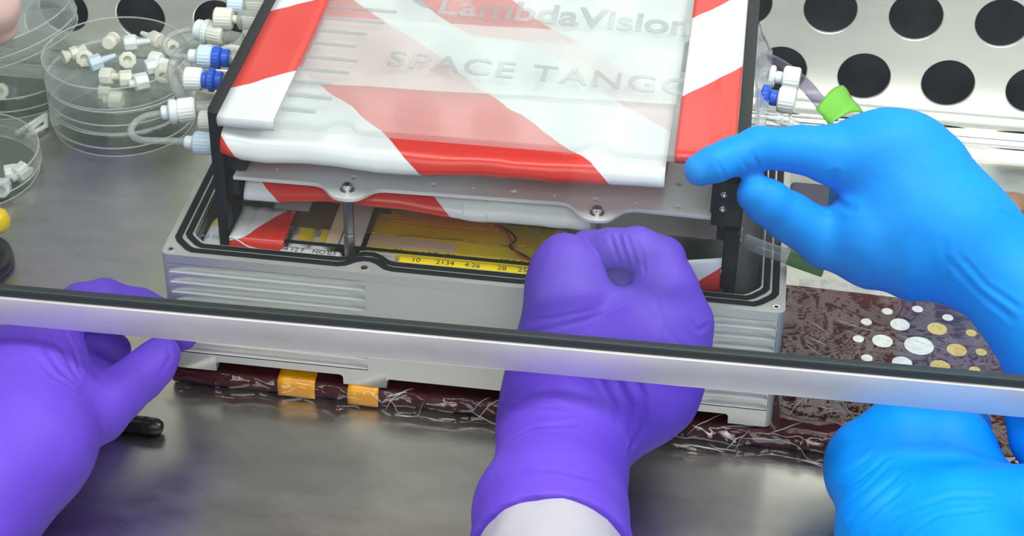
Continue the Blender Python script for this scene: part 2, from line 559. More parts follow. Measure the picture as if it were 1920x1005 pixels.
# sash: glass pane in an aluminium bottom rail, with a dark seal between
SY = -7.0
win = empty('window_1', (18, SY, 1.0), 'sliding glass sash with an aluminium bottom rail', kind='structure')
def bar(name, z0, z1, y0, y1, mat, bev):
    return box(name, (-60, y0, z0), (100, y1, z1), mat, win, bev, rot=Matrix.Rotation(-0.0118, 3, 'Y'), piv=(18, SY, z0))
bar('frame_rail', 0.93, 2.42, SY - 0.35, SY + 0.35, 'rail', 0.06)
bar('rubber_seal', 2.42, 2.84, SY - 0.22, SY + 0.22, 'seal', 0.06)
bar('glass_pane', 2.80, 60.0, SY - 0.12, SY + 0.12, 'glass', 0.0)

# ---------------------------------------------------------------- the aluminium housing
HB = -7.0
hs = empty('equipment_housing', (15, 8, HB), 'open silver aluminium housing with louvred front at the centre', 'case')
def corner_rect(x0, y0, x1, y1, r, n=5):
    out = []
    for cx, cy, a0 in ((x1 - r, y0 + r, -90), (x1 - r, y1 - r, 0), (x0 + r, y1 - r, 90), (x0 + r, y0 + r, 180)):
        for k in range(n + 1):
            a = math.radians(a0 + 90 * k / n)
            out.append((cx + r * math.cos(a), cy + r * math.sin(a)))
    return out
D = 16.0
def inset_path(d, notch, bump_x=9.95):
    """Closed loop inset by d; stepped round the corner screws and bowed round the mid-front screw."""
    x0, y0, x1, y1 = d, d, 30 - d, D - d
    c, e = notch, notch * 0.42
    p = []
    for s in (-1, 1):
        pass
    p += [(x0 + c + e, y0)]
    # front edge with two bows (one hidden behind the hand)
    for bx in (bump_x, 18.9):
        p += [(bx - 1.35, y0), (bx - 1.0, y0 + 0.10), (bx - 0.55, y0 + 0.46), (bx - 0.2, y0 + 0.62), (bx + 0.2, y0 + 0.62), (bx + 0.55, y0 + 0.46), (bx + 1.0, y0 + 0.10), (bx + 1.35, y0)]
    p += [(x1 - c - e, y0), (x1 - c, y0 + e * 0.55), (x1 - e * 0.55, y0 + c), (x1, y0 + c + e)]
    p += [(x1, y1 - c - e), (x1 - e * 0.55, y1 - c), (x1 - c, y1 - e * 0.55), (x1 - c - e, y1)]
    p += [(x0 + c + e, y1), (x0 + c, y1 - e * 0.55), (x0 + e * 0.55, y1 - c), (x0, y1 - c - e)]
    p += [(x0, y0 + c + e), (x0 + e * 0.55, y0 + c), (x0 + c, y0 + e * 0.55)]
    return p
inner = inset_path(1.16, 0.60)
# top flange, walls
outer = corner_rect(0, 0, 30, D, 0.35)
plate('rim', [outer, inner], 0.5, 'alu', hs, 0.0, origin=(0, 0, -0.25))
# outer and inner skins: front skin is left open where the louvres sit
xl, xm, xq, xr = 0.32, 10.04, 26.2, 29.72
LZ0, LS, NL = -0.55, 0.6066, 9
LZ1 = -1.071 - LS * 8 - 0.01
def skin():
    bm = bmesh.new()
    def quad(a, b, c, d):
        bm.faces.new([bm.verts.new(V(q)) for q in (a, b, c, d)])
    def fr(xa, xb, za, zb):
        quad((xa, 0, za), (xb, 0, za), (xb, 0, zb), (xa, 0, zb))
    fr(0.32, 29.72, -0.5, LZ0 + 0.04)
    fr(0.3, xl, LZ1, -0.5)
    fr(xm, xq, LZ1, LZ0 + 0.04)
    fr(xr, 29.7, LZ1, -0.5)
    # foot band with rounded notches
    top = LZ1
    notches = [(2.25, 8.75), (10.95, 19.0), (19.6, 27.9)]
    nz = -6.42
    xs = [0.3]
    for a, b in notches:
        fr(xs[-1], a, HB, top)
        # rounded notch lid
        pts = [(a, nz - 0.18)] + [(a + 0.2 - 0.2 * math.cos(t), nz - 0.2 + 0.2 * math.sin(t)) for t in (0.3, 0.8, 1.2, 1.57)]
        pts += [(b - 0.2 + 0.2 * math.cos(t), nz - 0.2 + 0.2 * math.sin(t)) for t in (1.57, 1.2, 0.8, 0.3)] + [(b, nz - 0.18)]
        for p, q in zip(pts, pts[1:]):
            if q[0] - p[0] > 1e-6:
                quad((p[0], 0, p[1]), (q[0], 0, q[1]), (q[0], 0, top), (p[0], 0, top))
            quad((p[0], 0, p[1]), (p[0], 0.6, p[1]), (q[0], 0.6, q[1]), (q[0], 0, q[1]))
        quad((a, 0, HB), (a, 0.6, HB), (a, 0.6, nz - 0.18), (a, 0, nz - 0.18))
        quad((b, 0, HB), (b, 0.6, HB), (b, 0.6, nz - 0.18), (b, 0, nz - 0.18))
        xs.append(b)
    fr(xs[-1], 29.7, HB, top)
    # rounded side corners and side/back walls
    cr = 0.35
    path = [(29.65 + cr * math.sin(t) , cr - cr * math.cos(t)) for t in np.linspace(0, PI / 2, 6)] + [(30, D - cr), (30 - cr, D), (cr, D), (0, D - cr)] + [(cr - cr * math.sin(t), cr - cr * math.cos(t)) for t in np.linspace(PI / 2, 0, 6)]
    path = [(min(x, 30), y) for x, y in path]
    for p, q in zip(path, path[1:]):
        quad((p[0], p[1], HB), (q[0], q[1], HB), (q[0], q[1], -0.5), (p[0], p[1], -0.5))
    bmesh.ops.remove_doubles(bm, verts=bm.verts, dist=1e-6)
    return bm
bm_obj('outer_shell', skin(), 'alu', hs, 40)
def inner_skin():
    bm = bmesh.new()
    n = len(inner)
    for k in range(n):
        a, b = inner[k], inner[(k + 1) % n]
        bm.faces.new([bm.verts.new(V(q)) for q in ((a[0], a[1], -6.2), (b[0], b[1], -6.2), (b[0], b[1], -0.4), (a[0], a[1], -0.4))])
    bm.faces.new([bm.verts.new(V((x, y, -6.2))) for x, y in ((1, 1), (29, 1), (29, 15), (1, 15))])
    return bm
bm_obj('inner_wall', inner_skin(), 'alu_in', hs, 30)
# louvres: wedge scoops that deepen downwards to a ledge painted near-white for its glint, rounded off at their inner end
def louvre(x0, x1, flip):
    bm = bmesh.new()
    NX = 56
    TZ = [0, .06, .14, .24, .36, .48, .60, .70, .80, .88, .882, 1.0]
    dep, rad = 0.21, 1.25
    g = []
    for tz in TZ:
        row = []
        for i in range(NX + 1):
            u = i / NX
            x = x0 + (x1 - x0) * u
            s = (x - x0) if not flip else (x1 - x)
            e = (x1 - x) if not flip else (x - x0)
            # the cutter runs out in a quarter round at the inner end, in a short fan at the outer end
            edge = math.sqrt(max(0.0, 1 - (1 - min(1.0, e / rad)) ** 2))
            fan = min(1.0, s / 0.85)
            z_start = 0.10 + 0.72 * (1 - edge) + 0.28 * (1 - fan)
            f = max(0.0, min(1.0, (tz - z_start) / max(0.06, 0.88 - z_start)))
            f = f ** 0.85
            if tz > 0.881 or e < 0.02 or s < 0.02:
                f = 0.0
            f *= 0.35 + 0.65 * fan
            row.append(bm.verts.new(V((x, dep * f, -LS * tz))))
        g.append(row)
    for j in range(len(TZ) - 1):
        for i in range(NX):
            fc = bm.faces.new((g[j][i], g[j][i + 1], g[j + 1][i + 1], g[j + 1][i]))
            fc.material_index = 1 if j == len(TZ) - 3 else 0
    bmesh.ops.recalc_face_normals(bm, faces=bm.faces)
    me = bpy.data.meshes.new('louver')
    # the mesh is written relative to its own top edge
    for v in bm.verts:
        v.co.z += BENCH * CM
    bm.to_mesh(me)
    bm.free()
    me.materials.append(MAT['alu'])
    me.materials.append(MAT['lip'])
    for p in me.polygons:
        p.use_smooth = True
    me.set_sharp_from_angle(angle=math.radians(38))
    return me
for x0, x1, fl in ((xl, xm, False), (xq, xr, False)):
    me = louvre(x0, x1, fl)
    for k in range(NL):
        o = bpy.data.objects.new('louver', me)
        COL.objects.link(o)
        o.location = (0, 0, (-1.071 + LS - 0.06 - LS * k - BENCH) * CM)
        o.parent = hs
        o.matrix_parent_inverse = hs.matrix_world.inverted()
# gaskets: two black cords in the rim
def cord(d, w_, notch):
    path = inset_path(d, notch)
    bm = bmesh.new()
    n = len(path)
    prof = [(-w_ / 2, 0.0), (-w_ / 2, 0.035), (-w_ / 4, 0.06), (w_ / 4, 0.06), (w_ / 2, 0.035), (w_ / 2, 0.0)]
    rings = []
    for k in range(n):
        a, b, c = Vector(path[k - 1]), Vector(path[k]), Vector(path[(k + 1) % n])
        t1, t2 = (b - a).normalized(), (c - b).normalized()
        nn = Vector((-(t1 + t2).y, (t1 + t2).x)).normalized()
        m = 1 / max(0.5, nn.dot(Vector((-t1.y, t1.x))))
        rings.append([bm.verts.new(V((b.x + nn.x * o_ * m, b.y + nn.y * o_ * m, h))) for o_, h in prof])
    for k in range(n):
        r0, r1 = rings[k], rings[(k + 1) % n]
        for i in range(len(prof) - 1):
            bm.faces.new((r0[i], r1[i], r1[i + 1], r0[i + 1]))
    return bm
bm_obj('gasket', cord(0.49, 0.34, 0.70), 'rubber', hs, 50)
bm_obj('gasket', cord(0.92, 0.32, 0.64), 'rubber', hs, 50)
for x, y in ((0.42, 0.42), (29.58, 0.42), (9.95, 0.40), (18.9, 0.40), (0.42, 15.58), (29.58, 15.58)):
    bm = bmesh.new()
    add_lathe(bm, (x, y, 0.0), (0, 0, 1), [(0, 0.17), (0.035, 0.17), (0.035, 0.11), (0.005, 0.10)], 16)
    so = bm_obj('screw', bm, 'steel', hs, 30)
    lathe('socket', (x, y, 0.005), (0, 0, 1), [(0, 0.10), (0.012, 0.095)], 'hole', so, 6)
# charcoal panel inside the right end
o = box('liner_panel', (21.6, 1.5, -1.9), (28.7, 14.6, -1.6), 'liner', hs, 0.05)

# ---------------------------------------------------------------- the rack lifted half out of the housing
rk = empty('equipment_rack', (15, 8, -2), 'black framed rack with clear lid and metal shelf, lifted out of the silver housing', 'rack')
YZ = ((0, 1, 0), (0, 0, 1), (1, 0, 0))
PX0, PX1 = 2.65, 27.32
BACKY = 19.5
up = [(2.0, 3.42), (BACKY, 3.42), (BACKY, 7.14), (2.15, 7.14), (2.0, 6.98)]
dn = [(2.0, 3.34), (2.0, -0.95), (2.12, -1.1), (2.55, -1.1), (2.75, -0.9), (6.1, 1.4), (11.8, 1.4), (13.6, -1.1), (14.5, -1.1), (14.5, 3.34)]
tri = [(2.75, 1.55), (2.75, 0.15), (4.75, 1.55)]
for sgn, xc in ((1, PX0), (-1, PX1)):
    e = plate('end_plate', [up], 0.58, 'black', rk, 0.04, YZ, (xc, 0, 0))
    e2 = plate('end_plate', [dn, tri], 0.54, 'black', rk, 0.04, YZ, (xc, 0, 0))
    xi = xc + sgn * 0.29
    # inner brackets that carry lid and shelf
    for z0, z1, yb, wd in ((3.62, 4.55, 3.2, 0.95), (2.15, 3.30, 2.9, 0.55)):
        a, b = sorted((xi - sgn * 0.02, xi + sgn * wd))
        box('bracket', (a, 2.35, z0), (b, yb + 1.2, z1), 'black', rk, 0.06)
    for y, z in ((2.32, 5.75), (2.5, 2.55)):
        s_ = lathe('bolt', (xi, y + 0.1, z), (sgn, 0, 0), [(0, 0.17), (0.30, 0.17), (0.34, 0.14), (0.34, 0.09), (0.2, 0.085)], 'steel', rk, 16)
# right front block (towards the pinching hand)
box('bracket', (26.15, 1.55, 3.50), (27.60, 2.3, 5.9), 'black', rk, 0.08)
box('bracket', (26.85, 1.55, -0.1), (27.55, 2.2, 3.2), 'black', rk, 0.08)
for z in (5.35, 4.55):
    lathe('bolt', (26.65, 1.57, z), (0, -1, 0), [(0, 0.17), (0.16, 0.17), (0.2, 0.13), (0.2, 0.08), (0.1, 0.08)], 'steel', rk, 16)
lathe('bolt', (26.62, 1.75, 0.85), (1, 0, 0), [(0, 0.2), (0.26, 0.2), (0.3, 0.17)], 'steel', rk, 16)

# clear lid with two half-round cut-outs in its front edge
def bite(x, y, r, n=10):
    return [(x - r - 0.32, y)] + [(x - r * math.cos(t) , y + r * math.sin(t)) for t in np.linspace(0.25, PI - 0.25, n)] + [(x + r + 0.32, y)]
ol = [(PX0 + 0.3, 1.5)] + bite(8.75, 1.5, 0.72) + bite(20.7, 1.62, 0.72) + [(PX1 - 0.3, 1.65), (PX1 - 0.3, BACKY), (PX0 + 0.3, BACKY)]
lid = plate('lid', [ol], 0.34, 'acryl', rk, 0.03, origin=(0, 0, 6.93))
lid['label'] = 'clear acrylic lid with raised lettering'
tb = ((1, -0.012, 0), (0.0, 1, 0), (0, 0, 1))
text('lettering', 'LambdaVision', 2.78, (11.25, 13.05, 7.13), 'letter', lid, tb, 0.03, 0.84, 0.035, 1.0, 0.012)
tb2 = ((1, -0.03, 0), (0.0, 1, 0), (0, 0, 1))
text('lettering', 'SPACE TANGO', 2.12, (9.75, 7.42, 7.13), 'letter', lid, tb2, 0.03, 0.97, 0.0, 1.12, 0.012)
# swoosh mark left of the upper line of lettering
sw = [(9.3, 15.6), (9.9, 14.2), (10.5, 13.6), (11.0, 13.5), (10.6, 13.9), (10.1, 14.6), (9.8, 15.7)]
plate('emblem', [sw], 0.06, 'letter', lid, 0.0, origin=(0, 0, 7.14))
# cast channels moulded into the left end of the lid
for y, x1 in ((2.6, 7.4), (3.9, 7.9), (5.2, 7.6), (6.4, 8.2), (7.6, 8.4), (9.0, 8.0), (10.3, 8.3), (11.6, 8.9), (12.8, 9.3)):
    box('channel', (5.75, y - 0.11, 7.08), (x1, y + 0.11, 7.22), 'letter', lid, 0.05)

def strip(name, x0, x1, ys, zfun, mat, parent, thick=0.02, nx=6):
    """Tape laid over an edge: ys is the unrolled path as (y, z)."""
    P, U = [], []
    s = 0
    acc = [0]
    for a, b in zip(ys, ys[1:]):
        acc.append(acc[-1] + math.hypot(b[0] - a[0], b[1] - a[1]))
    # make v equal y on the flat top
    v0 = ys[-1][0] - acc[-1]
    for (y, z), a in zip(ys, acc):
        P.append([(x0 + (x1 - x0) * i / nx, y, z + zfun(x0 + (x1 - x0) * i / nx, y)) for i in range(nx + 1)])
        U.append([(x0 + (x1 - x0) * i / nx, v0 + a) for i in range(nx + 1)])
    return grid_obj(name, P, mat, parent, U, thick)
flat = [(1.47, 6.62), (1.44, 6.8), (1.46, 7.02), (1.56, 7.16)] + [(2 + k * 0.5, 7.185) for k in range(35)]
strip('tape_strip', 2.97, 5.65, flat, lambda x, y: 0.0, 'tapeL', lid, 0.015)['label'] = 'red and white striped tape on the left edge'
flat = [(1.60, 6.72), (1.58, 6.9), (1.60, 7.05), (1.68, 7.16)] + [(2 + k * 0.5, 7.185) for k in range(35)]
strip('tape_strip', 24.25, 26.98, flat, lambda x, y: 0.035 * math.exp(-((x - 26.1) / 0.25) ** 2) , 'tapeR', lid, 0.015, 14)['label'] = 'red and white striped tape on the right edge'

# metal shelf plate with two ears for the posts
def ear(x, y0, y1):
    pts = []
    for t in np.linspace(-1.9, 1.9, 23):
        h = 1 / (1 + math.exp((abs(t) - 0.95) / 0.20))
        pts.append((x + t, y0 - (y0 - y1) * h))
    return pts
ol = [(3.35, 2.05)] + ear(8.98, 2.12, 1.02) + ear(20.86, 2.38, 1.15) + [(26.2, 2.3), (26.2, 15.5), (3.35, 15.5)]
holes = []
HX = [5.28, 9.06, 12.91, 16.78, 20.68, 24.54]
for k, x in enumerate(HX[1:]):
    holes.append(circle(x, 2.87, 0.185, 16))
for x in (10.98, 14.84, 18.73, 22.58):
    holes.append(circle(x, 2.86, 0.095, 12))
holes += [circle(5.28, 2.93, 0.11, 12), circle(24.5, 4.82, 0.19, 16)]
mp = plate('shelf_plate', [ol] + holes, 0.20, 'plate', rk, 0.02, origin=(0, 0, 3.4))
# posts
for x, y in ((8.96, 1.74), (20.86, 1.70)):
    bm = bmesh.new()
    add_lathe(bm, (x, y, -1.8), (0, 0, 1), [(0, 0.24), (0.05, 0.27), (2.75, 0.27), (2.8, 0.23), (2.82, 0.23), (2.88, 0.27), (5.05, 0.27), (5.1, 0.24)], 6)
    st = bm_obj('standoff', bm, 'post', rk, 20)
    s_ = lathe('screw', (x, y, 3.5), (0, 0, 1), [(0, 0.34), (0.05, 0.35), (0.06, 0.24), (0.30, 0.24), (0.34, 0.20), (0.34, 0.12), (0.24, 0.12)], 'steel', st, 20)
    lathe('socket', (x, y, 3.745), (0, 0, 1), [(0, 0.12), (0.01, 0.115)], 'hole', s_, 6)
# lower clear shelves
ol = [(2.95, 1.95), (27.0, 1.95), (27.0, 14.5), (2.95, 14.5)]
plate('lower_shelf', [ol], 0.22, 'smoke', rk, 0.02, origin=(0, 0, 0.05))['label'] = 'smoked clear lower shelf'
box('shelf_edge', (5.6, 1.90, -0.04), (26.9, 1.94, 0.14), 'rubber', rk, 0.0)
box('shelf_tab', (20.9, 2.2, 2.15), (26.9, 6.0, 2.55), 'smoke', rk, 0.04)['label'] = 'clear acrylic tab under the metal shelf'
# striped tape folded over the lower shelf's left and right corners
P, U = [], []
for j in range(13):
    t = j / 12
    row, ur = [], []
    for i in range(13):
        s_ = i / 12
        x = 2.98 + 2.72 * s_
        if t < 0.55:
            tt = t / 0.55
            y, z = 4.4 - 2.6 * tt, 0.16 + 0.02 * math.sin(8 * x)
        else:
            tt = (t - 0.55) / 0.45
            y, z = 1.8 - 0.25 * math.sin(PI * tt * 0.6), 0.16 - 0.75 * tt + 0.12 * (1 - s_) * tt
        row.append((x, y, z)); ur.append((x, -t * 4.2 + 0.25 * math.sin(2.2 * x)))
    P.append(row); U.append(ur)
fl = grid_obj('tape_strip', P, 'flapL', rk, U, 0.02)
fl['label'] = 'red and white striped tape on the lower left corner'
tube('tape_edge', [(2.97, 1.72, 0.15), (3.45, 1.64, 0.0), (3.9, 1.54, -0.2), (4.6, 1.50, -0.32), (5.7, 1.50, -0.42)], 0.035, 'white', fl, 6)
P, U = [], []
for j in range(9):
    t = j / 8
    row, ur = [], []
    for i in range(9):
        s_ = i / 8
        x = 24.6 + 2.25 * s_
        row.append((x, 1.55 - 0.25 * math.sin(PI * t), 1.55 - 2.0 * t + 0.18 * s_ - 0.25 * (1 - s_))); ur.append((x, -2.4 * t))
    P.append(row); U.append(ur)
grid_obj('tape_strip', P, 'flapR', rk, U, 0.02)['label'] = 'red and white striped tape on the lower right corner'

# ---------------------------------------------------------------- pouches held in the rack
def pouch(name, x0, x1, prof, mat, wob, label, cat, group=None, zfun=None, thick=0.03, nx=60, seed=0.0, v0=1.5):
    """A flat bag: prof is the (y, z) section from the back, over the top, round the front and under."""
    P, U = [], []
    acc = [0]
    for a, b in zip(prof, prof[1:]):
        acc.append(acc[-1] + math.hypot(b[0] - a[0], b[1] - a[1]))
    top0 = prof[0][0]
    for (y, z), a in zip(prof, acc):
        row, ur = [], []
        for i in range(nx + 1):
            s_ = i / nx
            x = x0 + (x1 - x0) * s_
            edge = min(1, min(s_, 1 - s_) * 14)
            k = noise.noise(Vector((x * 0.35, a * 0.5, seed))) * wob + noise.noise(Vector((x * 1.1, a * 1.1, seed + 9))) * wob * 0.45
            zz = z + (zfun(x, y) if zfun else 0)
            row.append((x, y + k * 0.7, zz + k * edge))
            ur.append((x, top0 - a))
        P.append(row); U.append(ur)
    return tag(grid_obj(name, P, mat, None, U, thick), label, cat, group)
prof = [(19.0, 6.2)] + [(18.5 - k * 0.5, 6.30 + 0.10 * math.sin(k * 0.5)) for k in range(31)] + [(2.6, 6.3), (2.0, 6.22), (1.5, 6.05), (1.25, 5.8), (1.15, 5.5), (1.1, 5.28), (1.22, 5.12), (1.8, 5.0), (3.2, 4.75), (6, 4.4), (12, 4.3), (18, 4.5)]
def droop(x, y):
    f = max(0.0, min(1.0, (2.6 - y) / 1.4))
    return f * (0.10 * (x - 13) * 0.42 if x > 13 else 0.012 * (x - 13) + 0.05 * math.sin(x)) - (0.35 * max(0, (4.2 - x) / 1.2) * -1 if x < 4.2 else 0) * f
pouch('striped_pouch', 3.1, 23.9, prof, 'pouch', 0.10, 'red and white striped pouch bulging out under the clear lid', 'pouch', zfun=droop)
prof = [(14.5, 2.95)] + [(14 - k * 0.6, 3.02) for k in range(19)] + [(2.75, 3.0), (2.4, 2.9), (2.15, 2.65), (2.05, 2.42), (2.15, 2.28), (2.6, 2.2), (5, 1.9), (10, 1.7), (14, 1.9)]
pouch('striped_pouch', 3.75, 15.6, prof, 'pouch2', 0.10, 'red and white striped pouch lying in shade below the metal shelf', 'pouch', seed=4.0, zfun=lambda x, y: 0.18 * math.sin(x * 0.55 + 2.6) * (1 if y < 2.6 else 0.3))
prof = [(9, 2.75), (6, 2.85), (4, 2.95), (2.8, 2.92), (2.35, 2.75), (2.15, 2.45), (2.1, 2.2), (2.3, 2.05), (3.5, 1.8), (9, 1.7)]
pouch('white_pouch', 14.4, 20.6, prof, 'white', 0.10, 'white pouch with creased clear wrap below the right half of the metal shelf', 'pouch', seed=12.0)
# milky sheet added between lid and pouch for the white glare, with a folded seam
P = []
for j in range(20):
    row = []
    for i in range(60):
        x = 5.6 + 18.4 * i / 59
        y = 6.0 + 0.055 * (x - 6) + 6.6 * j / 19
        z = 6.60 + 0.05 * noise.noise(Vector((x * 0.5, y * 0.7, 2.2))) + (0.06 if j == 19 else 0)
        row.append((x, y, z))
    P.append(row)
tag(grid_obj('milky_veil', P, 'milkveil', None, None, 0.0), 'milky film veil added over the striped pouch under the lid for its white glare', 'bag')
for nm, y0 in (('a', 12.7),):
    pass


# ---------------------------------------------------------------- electronics packed inside the housing
UP = ((-1, 0, 0), (0, -1, 0), (0, 0, 1))
t = empty('battery_pack', (3.2, 3.2, -3.0), 'white wrapped pack with blue print in the left front corner of the housing', 'battery')
box('body', (1.3, 1.5, -3.2), (5.4, 4.6, -0.62), 'paper', t, 0.45, seg=4)
box('amber_band', (1.25, 3.3, -3.2), (5.45, 4.4, -0.58), 'amberfilm', t, 0.45, seg=4)['label'] = 'amber tape band'
text('print', 'TECHNOLOGIES INC.', 0.42, (4.9, 2.75, -0.61), 'inkblue', t, UP, 0.002)
text('print', 'AUROSA', 0.34, (4.6, 1.95, -0.985), 'inkblue', t, UP, 0.002) if False else None
for k, (x, lab) in enumerate(((6.15, 'pale rolled pack with yellow label, left of two behind the labelled strip'), (7.25, 'pale rolled pack with yellow label, right of two behind the labelled strip'))):
    t = empty('rolled_pack', (x, 3.5, -2.0), lab, 'battery', 'rolled packs in the housing')
    lathe('body', (x, 2.15, -0.85), (0, 1, 0), [(0, 0.45), (0.08, 0.55), (5.0, 0.55), (5.05, 0.45)], 'paper', t, 20)
    lathe('yellow_label', (x + 0.12, 2.6, -0.83), (0, 1, 0), [(0, 0.555), (3.6, 0.555)], 'yellowpack', t, 20, caps=False)
    text('print', 'LOT 07', 0.34, (x - 0.1, 3.0, -0.27), 'ink', t, ((0, 1, 0), (-1, 0, 0), (0, 0, 1)), 0.002)
t = empty('label_strip', (6.6, 1.5, -1.5), 'cream label strip with dark print just behind the front rim', 'label')
box('body', (5.45, 1.32, -2.2), (8.55, 1.95, -0.22), 'paper', t, 0.2, seg=3)
for x, s_ in ((5.7, '4'), (6.0, '12'), (6.5, '7'), (7.1, 'NOT'), (7.9, '25')):
    text('print', s_, 0.42, (x, 1.5, -0.21), 'ink', t, None, 0.002)
o = box('amber_sheet', (5.55, 3.6, -0.24), (8.1, 7.5, -0.20), 'bronze', None, 0.01)
tag(o, 'dark amber film sheet lying over the rolled packs', 'film')
o = box('beige_strip', (7.6, 2.2, -0.19), (8.25, 8.5, -0.12), 'beige', None, 0.02)
tag(o, 'beige adhesive strip beside the left steel post', 'strip')
o = box('lilac_card', (8.3, 2.2, -0.22), (9.35, 8.5, -0.14), 'lilac', None, 0.02)
tag(o, 'pale lilac card right behind the left steel post', 'card')
o = box('grey_card', (4.4, 4.9, -0.19), (6.2, 9.5, -0.13), 'lilac', None, 0.02)
tag(o, 'pale grey card seen above the red corner tape', 'card')
# yellow wrapped pack in the middle
t = empty('yellow_pack', (14, 3.5, -2.5), 'long yellow taped electronics pack in the middle of the housing', 'battery')
box('body', (9.4, 2.7, -3.5), (19.2, 6.2, -0.62), 'yellowpack', t, 0.3, seg=3)
box('pale_label', (9.5, 2.75, -0.63), (13.9, 4.0, -0.57), 'beige', t, 0.02)['label'] = 'pale peach label'
bm = bmesh.new()
P = []
for j in range(13):
    row = []
    for i in range(50):
        x = 9.3 + 8.6 * i / 49
        y = 3.9 + 2.7 * j / 12
        z = -0.42 + 0.12 * noise.noise(Vector((x * 0.6, y * 1.2, 3))) + 0.10 * math.sin(PI * j / 12)
        row.append((x, y, z))
    P.append(row)
grid_obj('amber_wrap', P, 'amberfilm', t, None, 0.02)
t = empty('label_strip', (14, 1.7, -1.5), 'yellow label strip with black print along the front rim', 'label')
box('body', (11.4, 1.35, -2.2), (19.0, 1.86, -0.12), 'yellowpack', t, 0.08)
box('body', (9.6, 2.02, -2.2), (18.6, 2.55, -0.16), 'yellowpack', t, 0.08)
for x, y, s_ in ((12.0, 1.45, '10'), (13.2, 1.45, '2134'), (14.6, 1.45, '4:26'), (16.2, 1.45, '28'), (17.2, 1.45, '258'), (11.0, 2.1, '25'), (12.4, 2.1, 'LAT'), (13.6, 2.1, '26'), (16.2, 2.1, 'FOR P')):
    text('print', s_, 0.46, (x, y, -0.11), 'ink', t, None, 0.002) if y < 2 else text('print', s_, 0.46, (x, y, -0.15), 'ink', t, None, 0.002)
t = empty('white_pack', (10.2, 1.5, -1.6), 'small white wrapped pack with blue print right beside the left steel post', 'battery')
box('body', (9.35, 1.92, -2.4), (11.2, 2.0, -0.18), 'paper', t, 0.12)
t = empty('ribbon_cable', (13, 4.9, -1), 'orange copper ribbon cable on top of the yellow pack', 'cable')
box('ribbon', (10.9, 4.75, -0.22), (15.8, 5.75, -0.18), 'copper', t, 0.01)
for k in range(4):
    box('finger', (10.25, 4.85 + k * 0.24, -0.22), (10.95, 4.96 + k * 0.24, -0.18), 'copper', t, 0.01)
for nm, mt, dx, lab in (('red_wire', 'wire_r', 0.0, 'thin red wire running from the ribbon cable to the front rim'), ('black_wire', 'wire_k', 0.12, 'thin black wire beside the red wire')):
    pts = [(15.6 + dx, 5.15, -0.15), (16.1 + dx * 1.5, 4.8, -0.12), (16.5 + dx * 2.2, 4.1, -0.12), (16.7 - dx * 1.2, 3.4, -0.10), (17.1 + dx * 2, 2.8, -0.10), (17.7, 2.4 + dx, -0.10), (18.4, 2.2, -0.10)]
    tag(tube(nm, pts, 0.055, mt, None, 8), lab, 'wire')
o = box('grey_card', (16.0, 5.9, -0.3), (26.5, 9.5, -0.2), 'lilac', None, 0.03)
tag(o, 'pale grey card in the right half of the housing', 'card')
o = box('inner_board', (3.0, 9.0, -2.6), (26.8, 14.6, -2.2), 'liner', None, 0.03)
tag(o, 'charcoal board at the back of the housing interior', 'board')
# ---------------------------------------------------------------- clear bag and tubes at the right end
P = []
for j in range(22):
    t_ = j / 21
    row = []
    for i in range(9):
        s_ = i / 8
        y = 3.0 + 13.0 * t_
        row.append((27.68 + 0.75 * s_ + 0.10 * math.sin(6 * t_ + 3 * s_), y, 6.6 - 1.6 * s_ - 0.4 * math.sin(PI * s_) + 0.15 * noise.noise(Vector((s_ * 3, y * 0.8, 2)))))
    P.append(row)
tag(grid_obj('clear_bag', P, 'bagclear', None, None, 0.06), 'clear bag edge bulging out along the right side of the rack', 'bag')
P = []
for j in range(14):
    t_ = j / 13
    row = []
    for i in range(12):
        s_ = i / 11
        a = (27.48, 2.97, 2.40)
        row.append((27.65 + 2.3 * s_ * (1 - 0.6 * t_), 2.2 + 0.6 * s_ + 4.0 * (1 - t_), 2.6 - 3.0 * t_ - 1.4 * s_ + 0.2 * noise.noise(Vector((s_ * 4, t_ * 4, 7)))))
    P.append(row)
tag(grid_obj('clear_bag', P, 'filmr', None, None, 0.02), 'loose clear film flap hanging by the right front corner of the rack', 'bag')
t = empty('clear_straw', (29.5, 3.6, 0.8), 'flat clear tube lying across the right rim with a dull green taped end', 'tube')
tube('tube_wall', [(27.87, 4.37, 0.85), (29.02, 4.01, 0.70), (30.32, 3.79, 0.50), (31.74, 3.41, 0.30)], 0.36, 'tube', t, 12)
lathe('green_tape', (30.01, 3.78, 0.56), tuple(a - b for a, b in zip((31.82, 3.41, 0.28), (30.01, 3.78, 0.56))), [(0, 0.36), (0.1, 0.385), (1.75, 0.40), (1.8, 0.36)], 'greendk', t, 14)['label'] = 'dull green tape'
t = empty('violet_tube', (30, 14, 3), 'thick violet clear tube curving down to bright green tape at right', 'tube')
tube('tube_wall', [(27.96, 15.05, 5.00), (28.90, 14.43, 5.00), (29.97, 13.43, 4.80), (30.82, 12.37, 4.50), (31.71, 10.78, 4.20)], 0.33, 'ptube', t, 14)
P = []
for j in range(9):
    row = []
    for i in range(10):
        s_, q = i / 9, j / 8
        a = Vector((30.78, 10.15, 5.10)); b = Vector((32.09, 12.72, 5.10)); c = Vector((31.48, 9.08, 4.90)); d_ = Vector((33.15, 10.52, 4.90))
        p = (a * (1 - q) + b * q) * (1 - s_) + (c * (1 - q) + d_ * q) * s_
        p.z += 0.35 * math.sin(PI * q) + 0.12 * noise.noise(Vector((s_ * 3, q * 4, 5)))
        row.append(tuple(p))
    P.append(row)
gt = grid_obj('green_tape', P, 'green', t, None, 0.05)
gt['label'] = 'bright green tape wrapped round the tube end'
